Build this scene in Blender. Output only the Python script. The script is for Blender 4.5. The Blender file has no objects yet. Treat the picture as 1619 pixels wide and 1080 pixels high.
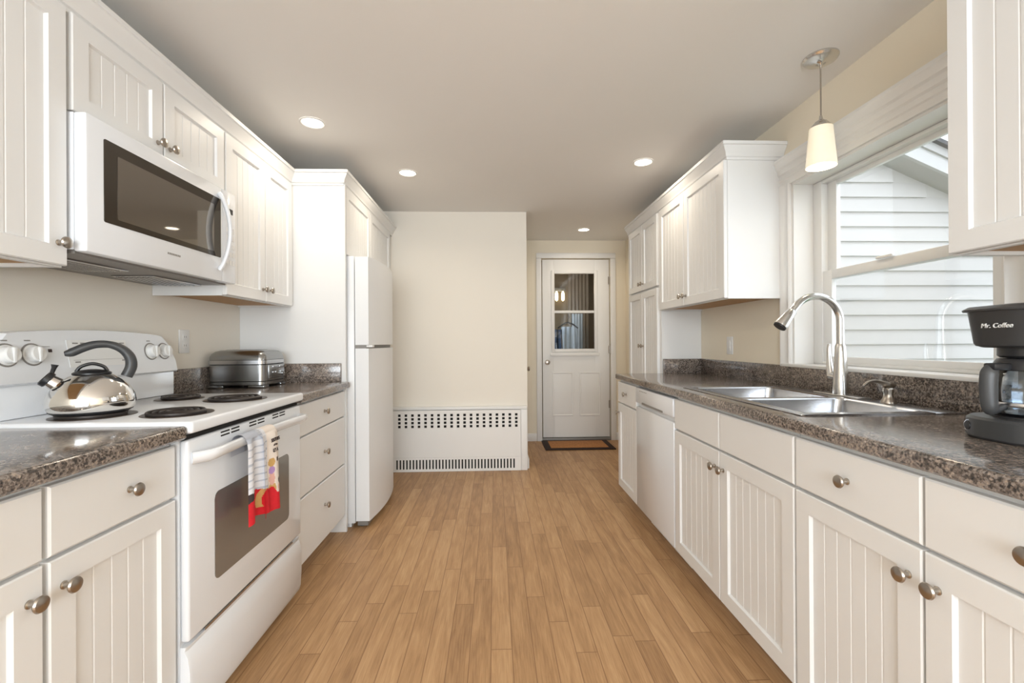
import bpy, bmesh, math, random
from mathutils import Vector, Matrix
random.seed(7)
S = bpy.context.scene
COL = S.collection
PI = math.pi

# ------------------------------------------------------------------ camera
t, q, r = math.radians(2.2), math.radians(0.09), math.radians(-0.34)
Fv = Vector((math.sin(t), math.cos(t), 0)); Rv = Vector((math.cos(t), -math.sin(t), 0)); Zv = Vector((0, 0, 1))
F2 = Fv*math.cos(q) + Zv*math.sin(q); U2 = -Fv*math.sin(q) + Zv*math.cos(q)
R3 = Rv*math.cos(r) + U2*math.sin(r); U3 = -Rv*math.sin(r) + U2*math.cos(r)
cd = bpy.data.cameras.new('camera'); cam = bpy.data.objects.new('camera', cd); COL.objects.link(cam)
m = Matrix.Identity(4)
for i in range(3):
    m[i][0] = R3[i]; m[i][1] = U3[i]; m[i][2] = -F2[i]
m[2][3] = 1.1517
cam.matrix_world = m
cd.sensor_width = 36; cd.lens = 715*36/1619; cd.clip_start = 0.02
S.camera = cam

# ------------------------------------------------------------------ world, exposure, large lights
S.view_settings.view_transform = 'Standard'; S.view_settings.look = 'None'
S.view_settings.gamma = 1; S.view_settings.use_curve_mapping = False
S.view_settings.exposure = 0.02
W = bpy.data.worlds.new('sky'); S.world = W; W.use_nodes = True
bg = W.node_tree.nodes['Background']
bg.inputs[0].default_value = (0.86, 0.93, 1.0, 1); bg.inputs[1].default_value = 3.3
WARM = (1.0, 0.88, 0.71); COOL = (0.88, 0.95, 1.0)

def lamp(name, kind, loc, energy, color, parent=None, rot=(0, 0, 0), **kw):
    d = bpy.data.lights.new(name, kind); d.energy = energy; d.color = color
    for k, v in kw.items(): setattr(d, k, v)
    o = bpy.data.objects.new(name, d); COL.objects.link(o); o.rotation_euler = rot
    if parent is not None:
        o.parent = parent; o.location = Vector(loc) - parent.location
    else: o.location = loc
    return o
# lamp for daylight from an unseen rear window, tilted up to brighten the ceiling
lamp('rear_daylight', 'AREA', (0, -2.72, 1.50), 128, COOL, rot=(PI/2+0.42, 0, 0), shape='RECTANGLE', size=2.5, size_y=1.5)

# ------------------------------------------------------------------ materials
def mat(name, col, rough=0.5, metal=0.0, spec=0.5, coat=0.0, emit=None, es=0.0, trans=0.0, ior=1.45, noise=0.0, nscale=40, bump=0.0, aniso=0):
    M = bpy.data.materials.new(name); M.use_nodes = True
    n = M.node_tree.nodes; l = M.node_tree.links; b = n['Principled BSDF']
    b.inputs['Base Color'].default_value = (*col, 1); b.inputs['Roughness'].default_value = rough
    b.inputs['Metallic'].default_value = metal; b.inputs['Specular IOR Level'].default_value = spec
    b.inputs['Coat Weight'].default_value = coat; b.inputs['IOR'].default_value = ior
    b.inputs['Transmission Weight'].default_value = trans
    if emit: b.inputs['Emission Color'].default_value = (*emit, 1); b.inputs['Emission Strength'].default_value = es
    if noise or bump:
        tc = n.new('ShaderNodeTexCoord'); nz = n.new('ShaderNodeTexNoise'); nz.inputs['Scale'].default_value = nscale
        nz.inputs['Detail'].default_value = 4; l.new(tc.outputs['Object'], nz.inputs['Vector'])
        if noise:
            mx = n.new('ShaderNodeMix'); mx.data_type = 'RGBA'
            mx.inputs[6].default_value = (*[c*(1-noise) for c in col], 1); mx.inputs[7].default_value = (*[min(1, c*(1+noise)) for c in col], 1)
            l.new(nz.outputs['Fac'], mx.inputs[0]); l.new(mx.outputs[2], b.inputs['Base Color'])
        if bump:
            bp = n.new('ShaderNodeBump'); bp.inputs['Strength'].default_value = bump; bp.inputs['Distance'].default_value = 0.002
            l.new(nz.outputs['Fac'], bp.inputs['Height']); l.new(bp.outputs['Normal'], b.inputs['Normal'])
    return M

def glass_mat(name, tint=(1, 1, 1), refl=0.9, rough=0.0):
    M = bpy.data.materials.new(name); M.use_nodes = True
    n = M.node_tree.nodes; l = M.node_tree.links; n.clear()
    out = n.new('ShaderNodeOutputMaterial'); tr = n.new('ShaderNodeBsdfTransparent'); gl = n.new('ShaderNodeBsdfGlossy')
    tr.inputs[0].default_value = (*tint, 1); gl.inputs['Roughness'].default_value = rough
    fr = n.new('ShaderNodeFresnel'); fr.inputs[0].default_value = 1.45
    mu = n.new('ShaderNodeMath'); mu.operation = 'MULTIPLY'; mu.inputs[1].default_value = refl
    mx = n.new('ShaderNodeMixShader'); l.new(fr.outputs[0], mu.inputs[0]); l.new(mu.outputs[0], mx.inputs[0])
    l.new(tr.outputs[0], mx.inputs[1]); l.new(gl.outputs[0], mx.inputs[2]); l.new(mx.outputs[0], out.inputs[0])
    return M

def floor_mat():
    M = bpy.data.materials.new('oak_plank_vinyl'); M.use_nodes = True
    n = M.node_tree.nodes; l = M.node_tree.links; b = n['Principled BSDF']
    def N(tp, **k):
        x = n.new(tp)
        for a, v in k.items(): setattr(x, a, v)
        return x
    def mth(op, a, c=None):
        x = N('ShaderNodeMath', operation=op)
        for i, v in enumerate((a, c)):
            if v is None: continue
            if isinstance(v, (int, float)): x.inputs[i].default_value = v
            else: l.new(v, x.inputs[i])
        return x.outputs[0]
    tc = N('ShaderNodeTexCoord'); sp = N('ShaderNodeSeparateXYZ'); l.new(tc.outputs['Object'], sp.inputs[0])
    x, y = sp.outputs[0], sp.outputs[1]
    wx = mth('DIVIDE', mth('ADD', x, 0.02), 0.079); row = mth('FLOOR', wx); fx = mth('FRACT', wx)
    wn = N('ShaderNodeTexWhiteNoise', noise_dimensions='1D'); l.new(row, wn.inputs['W'])
    yy = mth('DIVIDE', mth('ADD', y, mth('MULTIPLY', wn.outputs['Value'], 7.3)), 0.85)
    cell = mth('FLOOR', yy); fy = mth('FRACT', yy)
    cb = N('ShaderNodeCombineXYZ'); l.new(row, cb.inputs[0]); l.new(cell, cb.inputs[1])
    w2 = N('ShaderNodeTexWhiteNoise', noise_dimensions='3D'); l.new(cb.outputs[0], w2.inputs['Vector'])
    # per-plank grain offset
    off = N('ShaderNodeVectorMath', operation='SCALE'); l.new(w2.outputs['Color'], off.inputs[0]); off.inputs['Scale'].default_value = 9.0
    mp = N('ShaderNodeMapping'); mp.inputs['Scale'].default_value = (30, 3.4, 1); l.new(tc.outputs['Object'], mp.inputs['Vector'])
    ad = N('ShaderNodeVectorMath', operation='ADD'); l.new(mp.outputs[0], ad.inputs[0]); l.new(off.outputs[0], ad.inputs[1])
    g1 = N('ShaderNodeTexNoise'); g1.inputs['Scale'].default_value = 1.0; g1.inputs['Detail'].default_value = 6; g1.inputs['Roughness'].default_value = 0.62
    g1.inputs['Distortion'].default_value = 0.6; l.new(ad.outputs[0], g1.inputs['Vector'])
    mp2 = N('ShaderNodeMapping'); mp2.inputs['Scale'].default_value = (190, 7, 1); l.new(tc.outputs['Object'], mp2.inputs['Vector'])
    g2 = N('ShaderNodeTexNoise'); g2.inputs['Scale'].default_value = 1.0; g2.inputs['Detail'].default_value = 3; l.new(mp2.outputs[0], g2.inputs['Vector'])
    rp = N('ShaderNodeValToRGB'); e = rp.color_ramp.elements
    e[0].position = 0.0; e[0].color = (0.170, 0.080, 0.033, 1); e[1].position = 1.0; e[1].color = (0.67, 0.435, 0.235, 1)
    k = rp.color_ramp.elements.new(0.5); k.color = (0.435, 0.252, 0.120, 1)
    f = mth('ADD', mth('MULTIPLY', g1.outputs['Fac'], 0.78), mth('MULTIPLY', w2.outputs['Value'], 0.24))
    f = mth('ADD', f, mth('MULTIPLY', mth('SUBTRACT', g2.outputs['Fac'], 0.5), 0.55))
    l.new(f, rp.inputs[0])
    # thin seams
    ex = mth('MINIMUM', fx, mth('SUBTRACT', 1, fx)); ey = mth('MINIMUM', fy, mth('SUBTRACT', 1, fy))
    sx = mth('LESS_THAN', ex, 0.022); sy = mth('LESS_THAN', ey, 0.0022); sm = mth('MAXIMUM', sx, sy)
    mx = N('ShaderNodeMix', data_type='RGBA'); l.new(mth('MULTIPLY', sm, 0.8), mx.inputs[0]); l.new(rp.outputs[0], mx.inputs[6]); mx.inputs[7].default_value = (0.22, 0.11, 0.05, 1)
    l.new(mx.outputs[2], b.inputs['Base Color']); b.inputs['Roughness'].default_value = 0.42; b.inputs['Specular IOR Level'].default_value = 0.35
    bp = N('ShaderNodeBump'); bp.inputs['Strength'].default_value = 0.25; bp.inputs['Distance'].default_value = 0.001
    l.new(mth('SUBTRACT', g2.outputs['Fac'], sm), bp.inputs['Height']); l.new(bp.outputs[0], b.inputs['Normal'])
    return M

def granite_mat():
    M = bpy.data.materials.new('speckled_stone_laminate'); M.use_nodes = True
    n = M.node_tree.nodes; l = M.node_tree.links; b = n['Principled BSDF']
    tc = n.new('ShaderNodeTexCoord')
    a = n.new('ShaderNodeTexNoise'); a.inputs['Scale'].default_value = 120; a.inputs['Detail'].default_value = 5; a.inputs['Roughness'].default_value = 0.7
    c = n.new('ShaderNodeTexVoronoi'); c.inputs['Scale'].default_value = 210; c.inputs['Randomness'].default_value = 1
    d = n.new('ShaderNodeTexNoise'); d.inputs['Scale'].default_value = 11; d.inputs['Detail'].default_value = 3
    for x in (a, c, d): l.new(tc.outputs['Object'], x.inputs['Vector'])
    sp = n.new('ShaderNodeSeparateColor'); l.new(c.outputs['Color'], sp.inputs[0])
    def mth(op, p, v):
        x = n.new('ShaderNodeMath'); x.operation = op
        for i, w in enumerate((p, v)):
            if isinstance(w, (int, float)): x.inputs[i].default_value = w
            else: l.new(w, x.inputs[i])
        return x.outputs[0]
    f = mth('ADD', mth('MULTIPLY', a.outputs['Fac'], 0.85), mth('MULTIPLY', sp.outputs[0], 0.30))
    f = mth('ADD', f, mth('MULTIPLY', d.outputs['Fac'], 0.30)); f = mth('SUBTRACT', f, 0.225)
    rp = n.new('ShaderNodeValToRGB'); e = rp.color_ramp.elements
    e[0].position = 0.28; e[0].color = (0.022, 0.019, 0.018, 1); e[1].position = 0.80; e[1].color = (0.50, 0.43, 0.37, 1)
    for p, cc in ((0.40, (0.075, 0.062, 0.055, 1)), (0.50, (0.17, 0.135, 0.112, 1)), (0.60, (0.26, 0.225, 0.205, 1)), (0.68, (0.33, 0.255, 0.20, 1))):
        k = e.new(p); k.color = cc
    l.new(f, rp.inputs[0]); l.new(rp.outputs[0], b.inputs['Base Color'])
    b.inputs['Roughness'].default_value = 0.13; b.inputs['Specular IOR Level'].default_value = 0.7
    return M

def mirror_glass(name, col, k, rough=0.03):
    """dark tinted appliance glass: a body colour under a partly mirroring surface"""
    M = bpy.data.materials.new(name); M.use_nodes = True
    n = M.node_tree.nodes; l = M.node_tree.links; n.clear()
    out = n.new('ShaderNodeOutputMaterial'); df = n.new('ShaderNodeBsdfDiffuse'); gl = n.new('ShaderNodeBsdfGlossy')
    df.inputs[0].default_value = (*col, 1); gl.inputs['Roughness'].default_value = rough; gl.inputs[0].default_value = (0.9, 0.86, 0.80, 1)
    mx = n.new('ShaderNodeMixShader'); mx.inputs[0].default_value = k
    l.new(df.outputs[0], mx.inputs[1]); l.new(gl.outputs[0], mx.inputs[2]); l.new(mx.outputs[0], out.inputs[0])
    return M

M_cab = mat('cabinet_white_paint', (0.79, 0.79, 0.785), 0.38, spec=0.4, noise=0.012, nscale=8)
M_wall = mat('cream_wall_paint', (0.84, 0.795, 0.715), 0.75, spec=0.2, noise=0.01, nscale=3, bump=0.02)
M_ceil = mat('ceiling_paint', (0.86, 0.845, 0.82), 0.85, spec=0.15, noise=0.01, nscale=3)
M_wall2 = mat('yellow_cream_wall_paint', (0.85, 0.775, 0.64), 0.75, spec=0.2, noise=0.01, nscale=3, bump=0.02)
M_trim = mat('white_trim_paint', (0.82, 0.81, 0.79), 0.4, spec=0.4, noise=0.01, nscale=6)
M_floor = floor_mat(); M_stone = granite_mat()
M_enamel = mat('white_enamel', (0.79, 0.81, 0.84), 0.22, spec=0.5, coat=0.3, noise=0.006, nscale=5)
M_plast = mat('white_plastic', (0.80, 0.80, 0.79), 0.35, spec=0.45, noise=0.006, nscale=5)
M_fridge = mat('white_textured_steel', (0.80, 0.815, 0.83), 0.33, spec=0.5, noise=0.008, nscale=300, bump=0.03)
M_nick = mat('brushed_nickel', (0.43, 0.39, 0.345), 0.28, metal=1, noise=0.03, nscale=90)
M_steel = mat('stainless_steel', (0.52, 0.525, 0.54), 0.22, metal=1, noise=0.03, nscale=60)
M_faucet = mat('satin_steel', (0.68, 0.67, 0.65), 0.22, metal=1, noise=0.02, nscale=60)
M_chrome = mat('polished_steel', (0.80, 0.79, 0.77), 0.06, metal=1, noise=0.01, nscale=10)
M_toast = mat('dark_pewter_metal', (0.34, 0.345, 0.345), 0.24, metal=1, noise=0.02, nscale=40)
M_black = mat('black_plastic', (0.018, 0.018, 0.020), 0.32, noise=0.05, nscale=60)
M_char = mat('charcoal_plastic', (0.045, 0.046, 0.048), 0.38, noise=0.05, nscale=60)
M_coil = mat('burner_coil_metal', (0.035, 0.028, 0.025), 0.45, metal=0.4, noise=0.2, nscale=80)
M_pan = mat('drip_pan_metal', (0.10, 0.08, 0.065), 0.35, metal=0.8, noise=0.1, nscale=30)
M_grey = mat('grey_painted_steel', (0.26, 0.245, 0.23), 0.45, metal=0.2, noise=0.05, nscale=30)
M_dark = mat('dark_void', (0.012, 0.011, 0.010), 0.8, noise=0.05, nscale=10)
M_mw = mirror_glass('smoked_mirror_glass', (0.05, 0.042, 0.036), 0.30)
M_oven = mirror_glass('oven_door_glass', (0.17, 0.165, 0.155), 0.22, 0.14)
M_mwrim = mirror_glass('black_border_glass', (0.02, 0.016, 0.013), 0.13)
M_pane = glass_mat('window_glass', (1, 1, 1), 0.22)
M_doorpane = glass_mat('door_glass', (0.92, 0.92, 0.9), 1.0)
M_carafe = glass_mat('carafe_glass', (0.80, 0.84, 0.88), 2.2)
M_screen = bpy.data.materials.new('insect_screen')
M_wood = mat('raw_birch_ply', (0.50, 0.29, 0.13), 0.6, noise=0.15, nscale=12)
M_brown = mat('brown_panel_wall', (0.20, 0.145, 0.085), 0.7, noise=0.05, nscale=5)
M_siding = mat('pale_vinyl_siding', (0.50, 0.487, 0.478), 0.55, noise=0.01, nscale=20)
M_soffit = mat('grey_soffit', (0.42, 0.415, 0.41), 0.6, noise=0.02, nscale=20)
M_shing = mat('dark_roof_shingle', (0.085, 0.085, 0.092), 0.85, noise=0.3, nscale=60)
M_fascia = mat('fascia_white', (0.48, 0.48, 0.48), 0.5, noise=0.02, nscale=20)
M_grass = mat('lawn', (0.07, 0.13, 0.035), 0.9, noise=0.4, nscale=12)
M_lens = mat('lit_lens', (0.9, 0.88, 0.82), 0.5, emit=(1.0, 0.90, 0.74), es=9, noise=0.01)
M_shade = mat('lit_alabaster_glass', (0.80, 0.74, 0.62), 0.4, emit=(1.0, 0.87, 0.62), es=0.42, noise=0.06, nscale=45)
M_bulb = mat('lit_bulb', (0.9, 0.85, 0.7), 0.5, emit=(1.0, 0.85, 0.55), es=5, noise=0.01)
M_red = mat('red_cotton', (0.62, 0.015, 0.025), 0.85, noise=0.12, nscale=90)
M_cloth = mat('white_cotton', (0.74, 0.75, 0.79), 0.9, noise=0.05, nscale=120)
M_cloth2 = mat('greyish_stripe_cotton', (0.50, 0.53, 0.60), 0.9, noise=0.05, nscale=120)
M_cream = mat('cream_cotton', (0.80, 0.72, 0.65), 0.9, noise=0.03, nscale=90)
M_gold = mat('golden_print', (0.58, 0.36, 0.13), 0.9, noise=0.1, nscale=120)
M_pinkp = mat('pink_print', (0.72, 0.42, 0.36), 0.9, noise=0.1, nscale=120)
M_ink = mat('dark_ink_print', (0.05, 0.035, 0.035), 0.8, noise=0.1, nscale=120)
M_violet = mat('violet_print', (0.42, 0.26, 0.52), 0.9, noise=0.1, nscale=120)
M_coir = mat('tan_coir', (0.42, 0.19, 0.07), 0.95, noise=0.45, nscale=45, bump=0.4)
M_rubber = mat('dark_mat_border', (0.030, 0.016, 0.012), 0.85, noise=0.3, nscale=60, bump=0.3)
M_shirt = mat('pale_blue_fabric', (0.50, 0.58, 0.68), 0.9, noise=0.15, nscale=14)
M_navy = mat('dark_navy_fabric', (0.03, 0.045, 0.075), 0.9, noise=0.2, nscale=30)
M_drape = mat('taupe_drape', (0.30, 0.245, 0.195), 0.9, noise=0.1, nscale=10)
M_screen.use_nodes = True
_n = M_screen.node_tree.nodes; _l = M_screen.node_tree.links; _n.clear()
_o = _n.new('ShaderNodeOutputMaterial'); _t = _n.new('ShaderNodeBsdfTransparent'); _d = _n.new('ShaderNodeBsdfDiffuse'); _d.inputs[0].default_value = (0.12, 0.12, 0.12, 1)
_m = _n.new('ShaderNodeMixShader'); _m.inputs[0].default_value = 0.08
_l.new(_t.outputs[0], _m.inputs[1]); _l.new(_d.outputs[0], _m.inputs[2]); _l.new(_m.outputs[0], _o.inputs[0])

# ------------------------------------------------------------------ mesh helpers
class MB:
    def __init__(s): s.bm = bmesh.new()
    def quad(s, pts, mi=0):
        f = s.bm.faces.new([s.bm.verts.new(p) for p in pts]); f.material_index = mi; return f
    def box(s, x0, x1, y0, y1, z0, z1, bev=0.0, seg=2, mi=0):
        if x0 > x1: x0, x1 = x1, x0
        if y0 > y1: y0, y1 = y1, y0
        v = [s.bm.verts.new((x, y, z)) for x in (x0, x1) for y in (y0, y1) for z in (z0, z1)]
        fs = [s.bm.faces.new([v[i] for i in f]) for f in ((0,1,3,2),(4,6,7,5),(0,4,5,1),(2,3,7,6),(0,2,6,4),(1,5,7,3))]
        for f in fs: f.material_index = mi
        if bev > 0:
            es = list({e for f in fs for e in f.edges})
            bmesh.ops.bevel(s.bm, geom=es, offset=bev, segments=seg, affect='EDGES', profile=0.5)
        return s
    def loft(s, rings, cap=True, closed=True, mi=0):
        R = [[s.bm.verts.new(p) for p in ring] for ring in rings]
        n = len(R[0])
        for a, b in zip(R, R[1:]):
            for i in range(n if closed else n-1):
                j = (i+1) % n
                f = s.bm.faces.new((a[i], a[j], b[j], b[i])); f.material_index = mi
        if cap and closed:
            for ring in (R[0], R[-1]):
                try: s.bm.faces.new(ring).material_index = mi
                except ValueError: pass
        return s
    def lathe(s, prof, c=(0, 0, 0), axis=(0, 0, 1), n=32, cap=True, mi=0, sx=1.0, sy=1.0, rotz=0):
        ax = Vector(axis).normalized()
        up = Vector((0, 0, 1)) if abs(ax.z) < 0.9 else Vector((0, 1, 0))
        u = up.cross(ax).normalized(); v = ax.cross(u)
        C = Vector(c); rings = []
        for rad, h in prof:
            rings.append([C + ax*h + u*(rad*sx*math.cos(2*PI*i/n+rotz)) + v*(rad*sy*math.sin(2*PI*i/n+rotz)) for i in range(n)])
        return s.loft(rings, cap, True, mi)
    def tube(s, pts, rad, n=12, cap=True, mi=0, sub=1):
        P = [Vector(p) for p in pts]; rings = []
        if sub > 1:                                             # Catmull-Rom refinement
            rr0 = rad if isinstance(rad, (list, tuple)) else [rad]*len(P)
            rr0 = [a if isinstance(a, tuple) else (a, a) for a in rr0]; Q, rq = [], []
            for i in range(len(P)-1):
                a, b, c, d = P[max(i-1, 0)], P[i], P[i+1], P[min(i+2, len(P)-1)]
                for k in range(sub):
                    u = k/sub; Q.append(0.5*((2*b)+(c-a)*u+(2*a-5*b+4*c-d)*u*u+(3*b-a-3*c+d)*u**3))
                    rq.append(tuple(rr0[i][j]*(1-u)+rr0[i+1][j]*u for j in (0, 1)))
            Q.append(P[-1]); rq.append(rr0[-1]); P, rad = Q, rq
        rr = rad if isinstance(rad, (list, tuple)) else [rad]*len(P)
        nrm = None
        for i, p in enumerate(P):
            d = (P[min(i+1, len(P)-1)] - P[max(i-1, 0)]).normalized()
            if nrm is None:
                nrm = d.orthogonal().normalized()
            nrm = (nrm - d*nrm.dot(d)).normalized(); b = d.cross(nrm)
            ra = rr[i]; ra, rb = ra if isinstance(ra, tuple) else (ra, ra)
            rings.append([p + nrm*(ra*math.cos(2*PI*k/n)) + b*(rb*math.sin(2*PI*k/n)) for k in range(n)])
        return s.loft(rings, cap, True, mi)
    def prism(s, poly, axis, a, b, bev=0.0, mi=0, seg=2):
        """poly = 2D points; axis 'x','y','z' = extrusion direction a..b"""
        def P(u, v, w): return {'x': (w, u, v), 'y': (u, w, v), 'z': (u, v, w)}[axis]
        n0 = len(s.bm.faces)
        s.loft([[P(u, v, a) for u, v in poly], [P(u, v, b) for u, v in poly]], mi=mi)
        if bev:
            s.bm.faces.ensure_lookup_table()
            fs = s.bm.faces[n0:]
            es = [e for e in {e for f in fs for e in f.edges} if len(e.link_faces) == 2 and e.calc_face_angle(0) > 0.6]
            bmesh.ops.bevel(s.bm, geom=es, offset=bev, segments=seg, affect='EDGES', profile=0.5)
        return s
    def sweep(s, path, prof, mi=0):
        """horizontal XY path with mitred corners; prof = (outward, z); outward = right of travel"""
        P = [Vector((x, y)) for x, y in path]; rings = []
        for i, p in enumerate(P):
            d0 = (P[i]-P[i-1]).normalized() if i else (P[1]-P[0]).normalized()
            d1 = (P[i+1]-P[i]).normalized() if i < len(P)-1 else d0
            n0 = Vector((d0.y, -d0.x)); n1 = Vector((d1.y, -d1.x))
            mm = (n0+n1).normalized(); k = 1/max(0.2, mm.dot(n0))
            rings.append([(p.x+mm.x*k*o, p.y+mm.y*k*o, z) for o, z in prof])
        return s.loft(rings, mi=mi)
    def build(s, name, material, parent=None, smooth=35):
        bmesh.ops.recalc_face_normals(s.bm, faces=s.bm.faces[:])
        me = bpy.data.meshes.new(name)
        root = parent
        off = Vector((0, 0, 0))
        while root is not None:
            off += root.location; root = root.parent
        bmesh.ops.translate(s.bm, vec=-off, verts=s.bm.verts[:])
        s.bm.to_mesh(me); s.bm.free()
        for mm in (material if isinstance(material, (list, tuple)) else [material]): me.materials.append(mm)
        me.shade_smooth(); me.set_sharp_from_angle(angle=math.radians(smooth))
        o = bpy.data.objects.new(name, me); COL.objects.link(o)
        if parent is not None: o.parent = parent
        return o

def tag(o, label=None, cat=None, group=None, kind=None):
    if label: o['label'] = label
    if cat: o['category'] = cat
    if group: o['group'] = group
    if kind: o['kind'] = kind
    return o
def thing(name, loc, label, cat, group=None):
    o = bpy.data.objects.new(name, None); COL.objects.link(o); o.location = loc; o.empty_display_size = 0.05
    return tag(o, label, cat, group)
def struct(name, mb, material, label=None, parent=None):
    o = mb.build(name, material, parent)
    if parent is None: o['kind'] = 'structure'
    if label: o['label'] = label
    return o
def text_mesh(body, size, material, name, parent, origin, xdir, ydir, ext=0.0008, align='CENTER', shear=0.0):
    cu = bpy.data.curves.new(name, 'FONT'); cu.body = body; cu.size = size; cu.extrude = ext; cu.align_x = align; cu.shear = shear
    tmp = bpy.data.objects.new('tmp', cu); COL.objects.link(tmp)
    dg = bpy.context.evaluated_depsgraph_get(); me = bpy.data.meshes.new_from_object(tmp.evaluated_get(dg))
    bpy.data.objects.remove(tmp); bpy.data.curves.remove(cu)
    X = Vector(xdir).normalized(); Y = Vector(ydir).normalized(); Z = X.cross(Y)
    off = Vector((0, 0, 0)); root = parent
    while root is not None: off += root.location; root = root.parent
    for v in me.vertices:
        c = v.co; v.co = Vector(origin) - off + X*c.x + Y*c.y + Z*c.z
    me.name = name; me.materials.clear(); me.materials.append(material)
    o = bpy.data.objects.new(name, me); COL.objects.link(o); o.parent = parent
    return o

XR, XL = 0.90, -0.912        # planes of the base cabinet fronts
UR, UL = 1.219, -1.213       # planes of the wall cabinet fronts
WR, WL = 1.54, -1.54         # side walls
CZ = 0.9165                  # worktop height
H = 2.336
def PR(face): return lambda u, v, n: (face - n, u, v)      # right run, fronts face -X
def PL(face): return lambda u, v, n: (face + n, u, v)      # left run, fronts face +X

def front(P, u0, u1, v0, v1, t=0.02, fw=None, bead=0.05):
    """drawer front (fw None) or framed bead-board door in face coordinates"""
    mb = MB()
    def loop(i, n): return [P(u0+i, v0+i, n), P(u1-i, v0+i, n), P(u1-i, v1-i, n), P(u0+i, v1-i, n)]
    n0 = 0.0005
    if fw is None:
        mb.loft([loop(0, n0), loop(0, t-0.004), loop(0.004, t)])
    else:
        mb.loft([loop(0, n0), loop(0, t-0.003), loop(0.003, t), loop(fw-0.0045, t), loop(fw, t-0.009)], cap=False)
        mb.quad(loop(0, n0))
        a, b = u0+fw, u1-fw; d = t-0.009
        k = max(1, round((b-a)/bead)); w = (b-a)/k
        us = [(a, d)]
        for i in range(1, k):
            c = a+w*i; us += [(c-0.003, d), (c-0.0008, d-0.0016), (c+0.0008, d-0.0016), (c+0.003, d)]
        us.append((b, d))
        for (ua, na), (ub, nb) in zip(us, us[1:]):
            mb.quad([P(ua, v0+fw, na), P(ub, v0+fw, nb), P(ub, v1-fw, nb), P(ua, v1-fw, na)])
    return mb
KNOB = [(0.0085, 0.0), (0.0085, 0.002), (0.006, 0.004), (0.0052, 0.012), (0.0075, 0.016), (0.0150, 0.0195), (0.0168, 0.0235), (0.0150, 0.0270), (0.008, 0.0295), (0.0005, 0.0303)]
def knob(P, u, v, t, parent):
    a = Vector(P(u, v, t)); b = Vector(P(u, v, t+1))
    mb = MB(); mb.lathe(KNOB, a, b-a, 20)
    return mb.build('knob', M_nick, parent)

def carcass(side, x_face, y0, y1, z0, z1, parent, toe=True, wall=None, toe_in=0.075):
    """open-topped base cabinet box made of panels; side +1 right, -1 left"""
    xa = x_face + side*0.0; xb = (wall if wall is not None else side*1.538)
    mb = MB(); T = 0.018
    kz = 0.105 if toe else z0
    mb.box(xa, xb, y0, y0+T, kz, z1); mb.box(xa, xb, y1-T, y1, kz, z1)
    mb.box(xb-side*T, xb, y0+T, y1-T, kz, z1); mb.box(xa, xb-side*T, y0+T, y1-T, kz, kz+T)
    mb.box(xa, xa+side*T, y0+T, y1-T, z1-0.045, z1)             # face-frame top rail
    mb.box(xa, xa+side*T, y0+T, y1-T, 0.690, 0.728)             # rail between drawer and door
    ym = (y0+y1)/2; mb.box(xa, xa+side*T, ym-0.03, ym+0.03, kz+T, 0.690); mb.box(xa, xa+side*T, ym-0.03, ym+0.03, 0.728, z1-0.045)
    if toe: mb.box(xa+side*toe_in, xb, y0, y1, 0.002, kz)
    return mb.build('body', M_cab, parent)
def wall_box(side, x_face, y0, y1, z0, z1, parent):
    xb = side*1.538; mb = MB()
    mb.box(x_face, xb, y0, y1, z0+0.016, z1)
    mb.box(x_face, x_face+side*0.018, y0, y1, z0, z0+0.016)
    mb.box(x_face+side*0.018, xb, y0, y0+0.018, z0, z0+0.016); mb.box(x_face+side*0.018, xb, y1-0.018, y1, z0, z0+0.016)
    o = mb.build('body', M_cab, parent)
    mb = MB(); mb.box(x_face+side*0.019, xb-side*0.001, y0+0.019, y1-0.019, z0+0.010, z0+0.0158); mb.build('underside', M_wood, parent)['label'] = 'raw wood underside'
    return o

# ------------------------------------------------------------------ the room
mb = MB(); mb.box(-1.7, 1.72, -2.7, 5.4, -0.1, 0.0); struct('floor', mb, M_floor, 'light oak plank floor')
mb = MB(); mb.box(-1.7, 1.72, -2.7, 5.4, H, H+0.12); struct('ceiling', mb, M_ceil, 'plain off-white ceiling')
mb = MB(); mb.box(-1.7, WL, -2.7, 4.23, 0, H); struct('wall_left', mb, M_wall)
mb = MB(); mb.box(-1.54, 0.295, 4.11, 4.23, 0, H); struct('wall_far', mb, M_wall)
mb = MB(); mb.box(0.175, 0.295, 4.23, 5.25, 0, H); struct('wall_hall_left', mb, M_wall2)
Y0, Y1, ZB, ZT = 1.300, 2.28, 1.028, 1.968                      # window opening
mb = MB(); mb.box(WR, 1.72, -2.7, Y0, 0, H); mb.box(WR, 1.72, Y1, 5.4, 0, H); mb.box(WR, 1.72, Y0, Y1, 0, ZB); mb.box(WR, 1.72, Y0, Y1, ZT, H)
struct('wall_right', mb, M_wall2)
DX0, DX1, DZ = 0.548, 1.356, 2.125                               # hall door opening
mb = MB(); mb.box(0.175, DX0, 5.25, 5.37, 0, H); mb.box(DX1, 1.54, 5.25, 5.37, 0, H); mb.box(DX0, DX1, 5.25, 5.37, DZ, H); struct('wall_hall_end', mb, M_wall2)
mb = MB(); mb.box(-1.54, -1.25, -2.7, -2.6, 0, H); mb.box(1.25, 1.54, -2.7, -2.6, 0, H); mb.box(-1.25, 1.25, -2.7, -2.6, 0, 0.7); mb.box(-1.25, 1.25, -2.7, -2.6, 2.2, H)
struct('wall_back', mb, M_wall)
mb = MB(); mb.box(0.296, 0.484, 5.236, 5.249, 0, 0.09, 0.003); mb.box(1.420, 1.539, 5.236, 5.249, 0, 0.09, 0.003); struct('baseboard_end', mb, M_trim)
mb = MB(); mb.box(1.526, 1.539, 4.12, 5.235, 0, 0.09, 0.003); struct('baseboard_right', mb, M_trim)
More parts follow.
